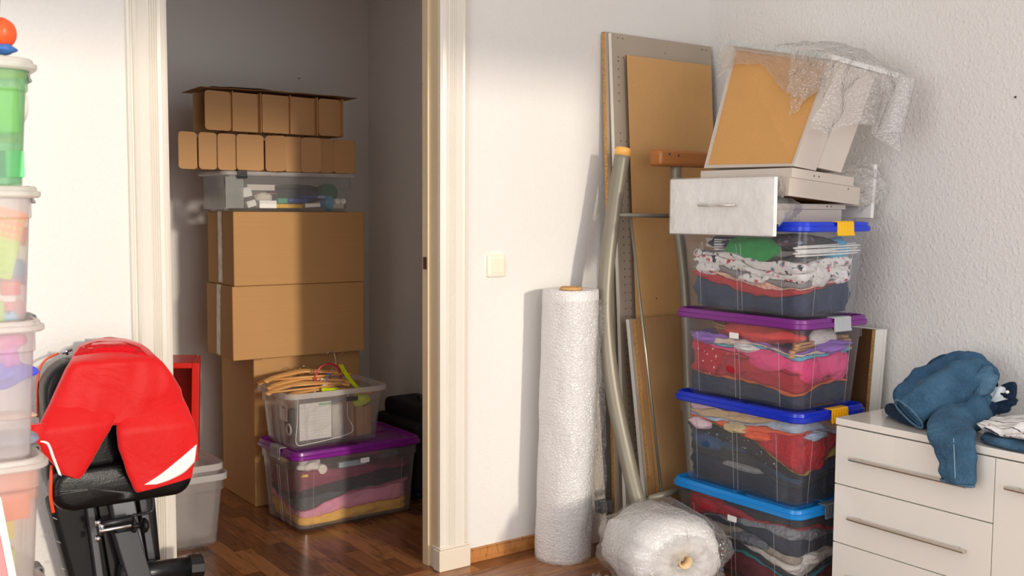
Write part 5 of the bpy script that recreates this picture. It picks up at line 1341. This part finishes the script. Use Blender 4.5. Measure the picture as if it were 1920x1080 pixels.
g = G(); addg(g, shell([(795, 56, 84), (805, 52, 90), (818, 50, 92), (832, 54, 80), (838, 58, 72)], lambda y: 2.80, lambda y: 2.83, 3., 4, 30, .02))
M('crumpled_hem', g, REDC, t, True)

# ------------------------------------------------------------------ stack of toy boxes at the left
TX1, TX0, TY0, TY1 = .474, .04, 2.292, 2.60
CLT = clear('#f7f3f3', .33, .22); GRN = clear('#a9e6b6', .36, .2)
tops = [.248, .528, .806, 1.098, 1.378, 1.640]
names = ['lowest toy box at floor level in the left stack', 'second toy box from the floor in the left stack, below the orange toy', 'milky toy box with the orange toy in the left stack', 'milky toy box holding purple and blue toys in the left stack',
         'milky box of coloured building bricks in the left stack', 'box with green tinted tub high in the left stack']
base = 0.
for k, zt in enumerate(tops):
    t = T('storage_box', names[k], 'storage box', ((TX0+TX1)/2, (TY0+TY1)/2, base))
    body = GRN if k == 5 else CLT
    smooth_angle(M('tub', tub(TX0+.018, TX1-.018, TY0+.018, TY1-.018, base+.001, zt-.012, taper=.014, lip=0, r=.035, rib=.003), body, t), .5)
    smooth_angle(M('lid', lidgeo(TX0, TX1, TY0, TY1, zt-.024, .024, .05), clear('#fbf8f4', .7, .25), t), .6)
    M('latch', clipgeo(TX1, TY0+.16, zt-.022, (1, 0), .05, .022), plain('#6d7370', .4), t, bev=.001)
    base = zt-.0105
t = T('storage_box', 'topmost milky box at the left edge above the green tub', 'storage box', ((TX0+.42)/2, 2.45, base+.001))
smooth_angle(M('tub', tub(TX0+.01, .425, TY0+.03, TY1-.03, base+.001, 1.90, taper=.02, lip=0, r=.035, rib=.003), clear('#c4bfc0', .42, .22), t), .5)
smooth_angle(M('lid', lidgeo(TX0-.01, .445, TY0+.01, TY1-.01, 1.888, .024, .05), clear('#fbf8f4', .7, .25), t), .6)
yt = TY0+.048
def P_(x, y, Y=yt): return onY(x, y, Y)
def toy(x, y, r, col, lab, seed=1., amp=.2, sy=.04, dy=0, name='toy', rough=.35, cat='toy'):
    c = P_(x, y, TY0+.055+sy+dy); return blob(name, tuple(c), (r[0], sy, r[1]), plain(col, rough), lab, cat, seed, amp)
toy(4, 62, (.028, .032), '#ff5a2a', 'round orange toy in the topmost box of the left stack', 1., .06, .03)
toy(2, 92, (.03, .012), '#3a6cb4', 'blue toy below the round orange toy', 2., .2, .025)
def brick(x, y, w, h, col, lab, rot=0, dy=0, nx=2, group=None):
    c = P_(x, y, TY0+.055+dy); d = .032
    t = T('toy_brick', lab, 'toy brick', tuple(c), rot=(0, rot, 0), group=group)
    M('block', G().box(-w/2, w/2, 0, d, -h/2, h/2), plain(col, .25), t, bev=.001, world=False)
    g = G()
    for i in range(nx):
        for j in range(2): g.lathe([(.0055, 0), (.0055, .004), (.005, .0048), (0, .0048)], 12, TR(-w/2+w*(i+.5)/nx, d*(j+.5)/2, h/2))
    M('studs', g, plain(col, .25), t, world=False)
brick(40, 445, .022, .035, '#d62f4a', 'pink red brick beside the lime base plate', .2, .03)
brick(28, 505, .045, .030, '#2f86d8', 'blue brick above the purple one', -.1, .04)
brick(25, 525, .05, .022, '#8a5cc0', 'purple flat brick under the blue one', .0, .05)
brick(21, 541, .036, .028, '#d8283a', 'large red brick in the brick box', .05, .0)
brick(14, 560, .034, .014, '#f4f4f2', 'white flat brick in the brick box', .0, .005)
brick(10, 575, .034, .018, '#d8404a', 'lower red brick with a blue wheel in the brick box', 0, .005)
brick(28, 582, .04, .028, '#f0a0b4', 'pale pink brick at the bottom of the brick box', -.4, .03)
brick(18, 595, .030, .012, '#5cc4ec', 'light blue brick lowest in the brick box', 0, .0)
brick(2, 585, .012, .04, '#a8d83a', 'lime brick upright at the left in the brick box', 0, .0, 1)
# lime base plate and orange block
t = T('base_plate', 'lime green studded base plate tilted in the brick box', 'base plate', tuple(P_(12, 455)), rot=(0, math.radians(14), 0))
M('plate', G().box(-.06, .026, 0, .004, -.075, .065), plain('#b4dc3c', .3), t, bev=.002, world=False)
g = G()
for i in range(7):
    for j in range(8): g.lathe([(.0035, 0), (.0035, .003), (0, .003)], 10, TR(-.05+i*.0115, 0, -.062+j*.016) @ Matrix.Rotation(pi/2, 4, 'X'))
M('studs', g, plain('#a2cc2e', .3), t, world=False)['kind'] = 'stuff'
bxthing('toy_block', 'orange toy block in front of the lime base plate', 'toy block', tuple(P_(8, 445, TY0+.05)), (.06, .008, .06), '#ff8a3c', ry=.3)
# green tub contents
toy(16, 140, (.035, .010), '#f2c930', 'yellow toy figure in the green tub', 3., .25, .02)
bxthing('toy_case', 'lime green toy case in the green tub', 'toy case', tuple(P_(6, 250, TY0+.072)), (.055, .05, .095), '#b6e24a', bev=.006)
toy(25, 195, (.03, .055), '#f4f2ec', 'white rounded toy behind the lime case', 5., .1, .03, .03)
bxthing('toy_sheet', 'pale orange panel behind the lime case in the green tub', 'toy panel', tuple(P_(10, 268, TY0+.11)), (.05, .01, .11), '#e8a480')
bxthing('dark_case', 'dark blue case at the bottom left of the green tub', 'case', tuple(P_(0, 333, TY0+.085)), (.012, .08, .055), '#27405a')
bxthing('toy_box', 'bright green toy box at the bottom of the green tub', 'toy box', tuple(P_(22, 333, TY0+.085)), (.036, .08, .055), '#66d98c')
# purple / blue box
toy(6, 640, (.045, .02), '#e0409a', 'magenta toy at the top of the purple and blue toy box', 4., .3, .03)
toy(15, 668, (.022, .035), '#d65ad0', 'pink cone shaped toy in the purple and blue toy box', 6., .3, .03)
toy(8, 700, (.060, .028), '#4a5be0', 'blue animal shaped toy in the purple and blue toy box', 8., .4, .03)
toy(16, 780, (.05, .010), '#d8b8a0', 'tan toy in the purple and blue toy box', 7., .3, .03, .03)
toy(25, 822, (.055, .018), '#8a93a8', 'grey blue toy lowest in the purple and blue toy box', 9., .3, .05, .03)
# orange box
bxthing('toy_crate', 'orange toy crate upright in the third toy box', 'toy crate', tuple(P_(12, 972, TY0+.07)), (.085, .05, .055), '#ff8038', bev=.003)
bxthing('toy_crate', 'bigger orange toy crate behind the upright one', 'toy crate', tuple(P_(20, 935, TY0+.12)), (.10, .05, .075), '#ff9a60', bev=.004)
bxthing('toy_block', 'upper yellow toy block under the orange crate', 'toy block', tuple(P_(10, 1008, TY0+.068)), (.030, .04, .04), '#e4e04a', bev=.002)
bxthing('toy_block', 'lower yellow toy block near the bottom left', 'toy block', tuple(P_(15, 1066, TY0+.068)), (.025, .04, .045), '#c8e04a', bev=.002)
# picture board with pink face leaning at the very front left
t = T('pink_board', 'pink board with a white edge leaning at the lower left before the toy boxes', 'board', (.30, 2.25, 0))
def pk(pts, y0, y1): return G().loft([[(p.x, y0, p.z) for p in pts], [(p.x, y1, p.z) for p in pts]])
q = [onY(0, 990, 2.25), onY(20, 1085, 2.25), onY(13, 1085, 2.25), onY(-8, 990, 2.25)]
a_ = [V((.366, 0, .655)), V((.374, 0, .655)), V((.43, 0, .28)), V((.425, 0, .0)), V((.415, 0, .0))]
e0, e1 = onY(-14, 940, 2.26), onY(14, 1080, 2.26); dd = (e1-e0); zt_ = e0.z; k_ = dd.x/dd.z
xb0 = e0.x+(0-e0.z)*k_
M('face', G().add([(e0.x-.25, 2.255, zt_), (e0.x, 2.255, zt_), (xb0, 2.255, 0), (e0.x-.25, 2.255, 0), (e0.x-.25, 2.268, zt_), (e0.x, 2.268, zt_), (xb0, 2.268, 0), (e0.x-.25, 2.268, 0)],
   [(0,1,2,3),(7,6,5,4),(0,4,5,1),(1,5,6,2),(2,6,7,3),(3,7,4,0)]), plain('#ff8a8e', .5), t)
M('edge', G().add([(e0.x, 2.25, zt_+.008), (e0.x+.014, 2.25, zt_+.008), (xb0+.014, 2.25, 0), (xb0, 2.25, 0), (e0.x, 2.27, zt_+.008), (e0.x+.014, 2.27, zt_+.008), (xb0+.014, 2.27, 0), (xb0, 2.27, 0)],
   [(0,1,2,3),(7,6,5,4),(0,4,5,1),(1,5,6,2),(2,6,7,3),(3,7,4,0)]), plain('#f4efe6', .5), t, bev=.001, label='white edge')

# ------------------------------------------------------------------ camera and light
cam = bpy.data.cameras.new('camera'); co = bpy.data.objects.new('camera', cam); COL.objects.link(co)
cam.sensor_width = 36; cam.lens = F_PX/1920*36; cam.clip_start = .02
R0 = V((cos(PHI), -sin(PHI), 0)); F0 = V((sin(PHI), cos(PHI), 0)); FW_ = F0*cos(PITCH)-V((0, 0, sin(PITCH))); U0 = F0*sin(PITCH)+V((0, 0, cos(PITCH)))
Rt = R0*cos(ROLL)+U0*sin(ROLL); Up = U0*cos(ROLL)-R0*sin(ROLL)
m = Matrix.Identity(4)
for i in range(3): m[i][0] = Rt[i]; m[i][1] = Up[i]; m[i][2] = -FW_[i]
m[2][3] = HC; co.matrix_world = m
cam.dof.use_dof = True; cam.dof.focus_distance = 3.55; cam.dof.aperture_fstop = 5.0
bpy.context.scene.camera = co
def light(name, ty, loc, d, energy, col, **k):
    l = bpy.data.lights.new(name, ty); l.energy = energy; l.color = col
    for a, b_ in k.items(): setattr(l, a, b_)
    o = bpy.data.objects.new(name, l); COL.objects.link(o); o.location = loc; o.rotation_euler = V(d).to_track_quat('-Z', 'Y').to_euler()
    return o
light('sun', 'SUN', (1, -3, 3), (-.035, 1, -.172), 2.25, (1., .88, .72), angle=math.radians(3.2))
light('window_daylight', 'AREA', (1.38, YB-.12, 1.42), (0, 1, -.02), 56, (1., .97, .94), shape='RECTANGLE', size=2.9, size_y=2.3)
light('side_window_daylight', 'AREA', (XL-.12, .65, 1.5), (1, .05, -.02), 86, (1., .985, .96), shape='RECTANGLE', size=2.6, size_y=2.0)
w = bpy.data.worlds.new('world'); bpy.context.scene.world = w; w.use_nodes = True
w.node_tree.nodes['Background'].inputs[0].default_value = (.92, .94, 1, 1); w.node_tree.nodes['Background'].inputs[1].default_value = 1.0
sc = bpy.context.scene
sc.view_settings.view_transform = 'Standard'; sc.view_settings.look = 'None'; sc.view_settings.gamma = 1; sc.view_settings.exposure = -.36
sc.cycles.max_bounces = 10; sc.cycles.diffuse_bounces = 5; sc.cycles.transparent_max_bounces = 40; sc.cycles.use_denoising = True
sc.cycles.caustics_reflective = False; sc.cycles.caustics_refractive = False; sc.cycles.sample_clamp_indirect = 6
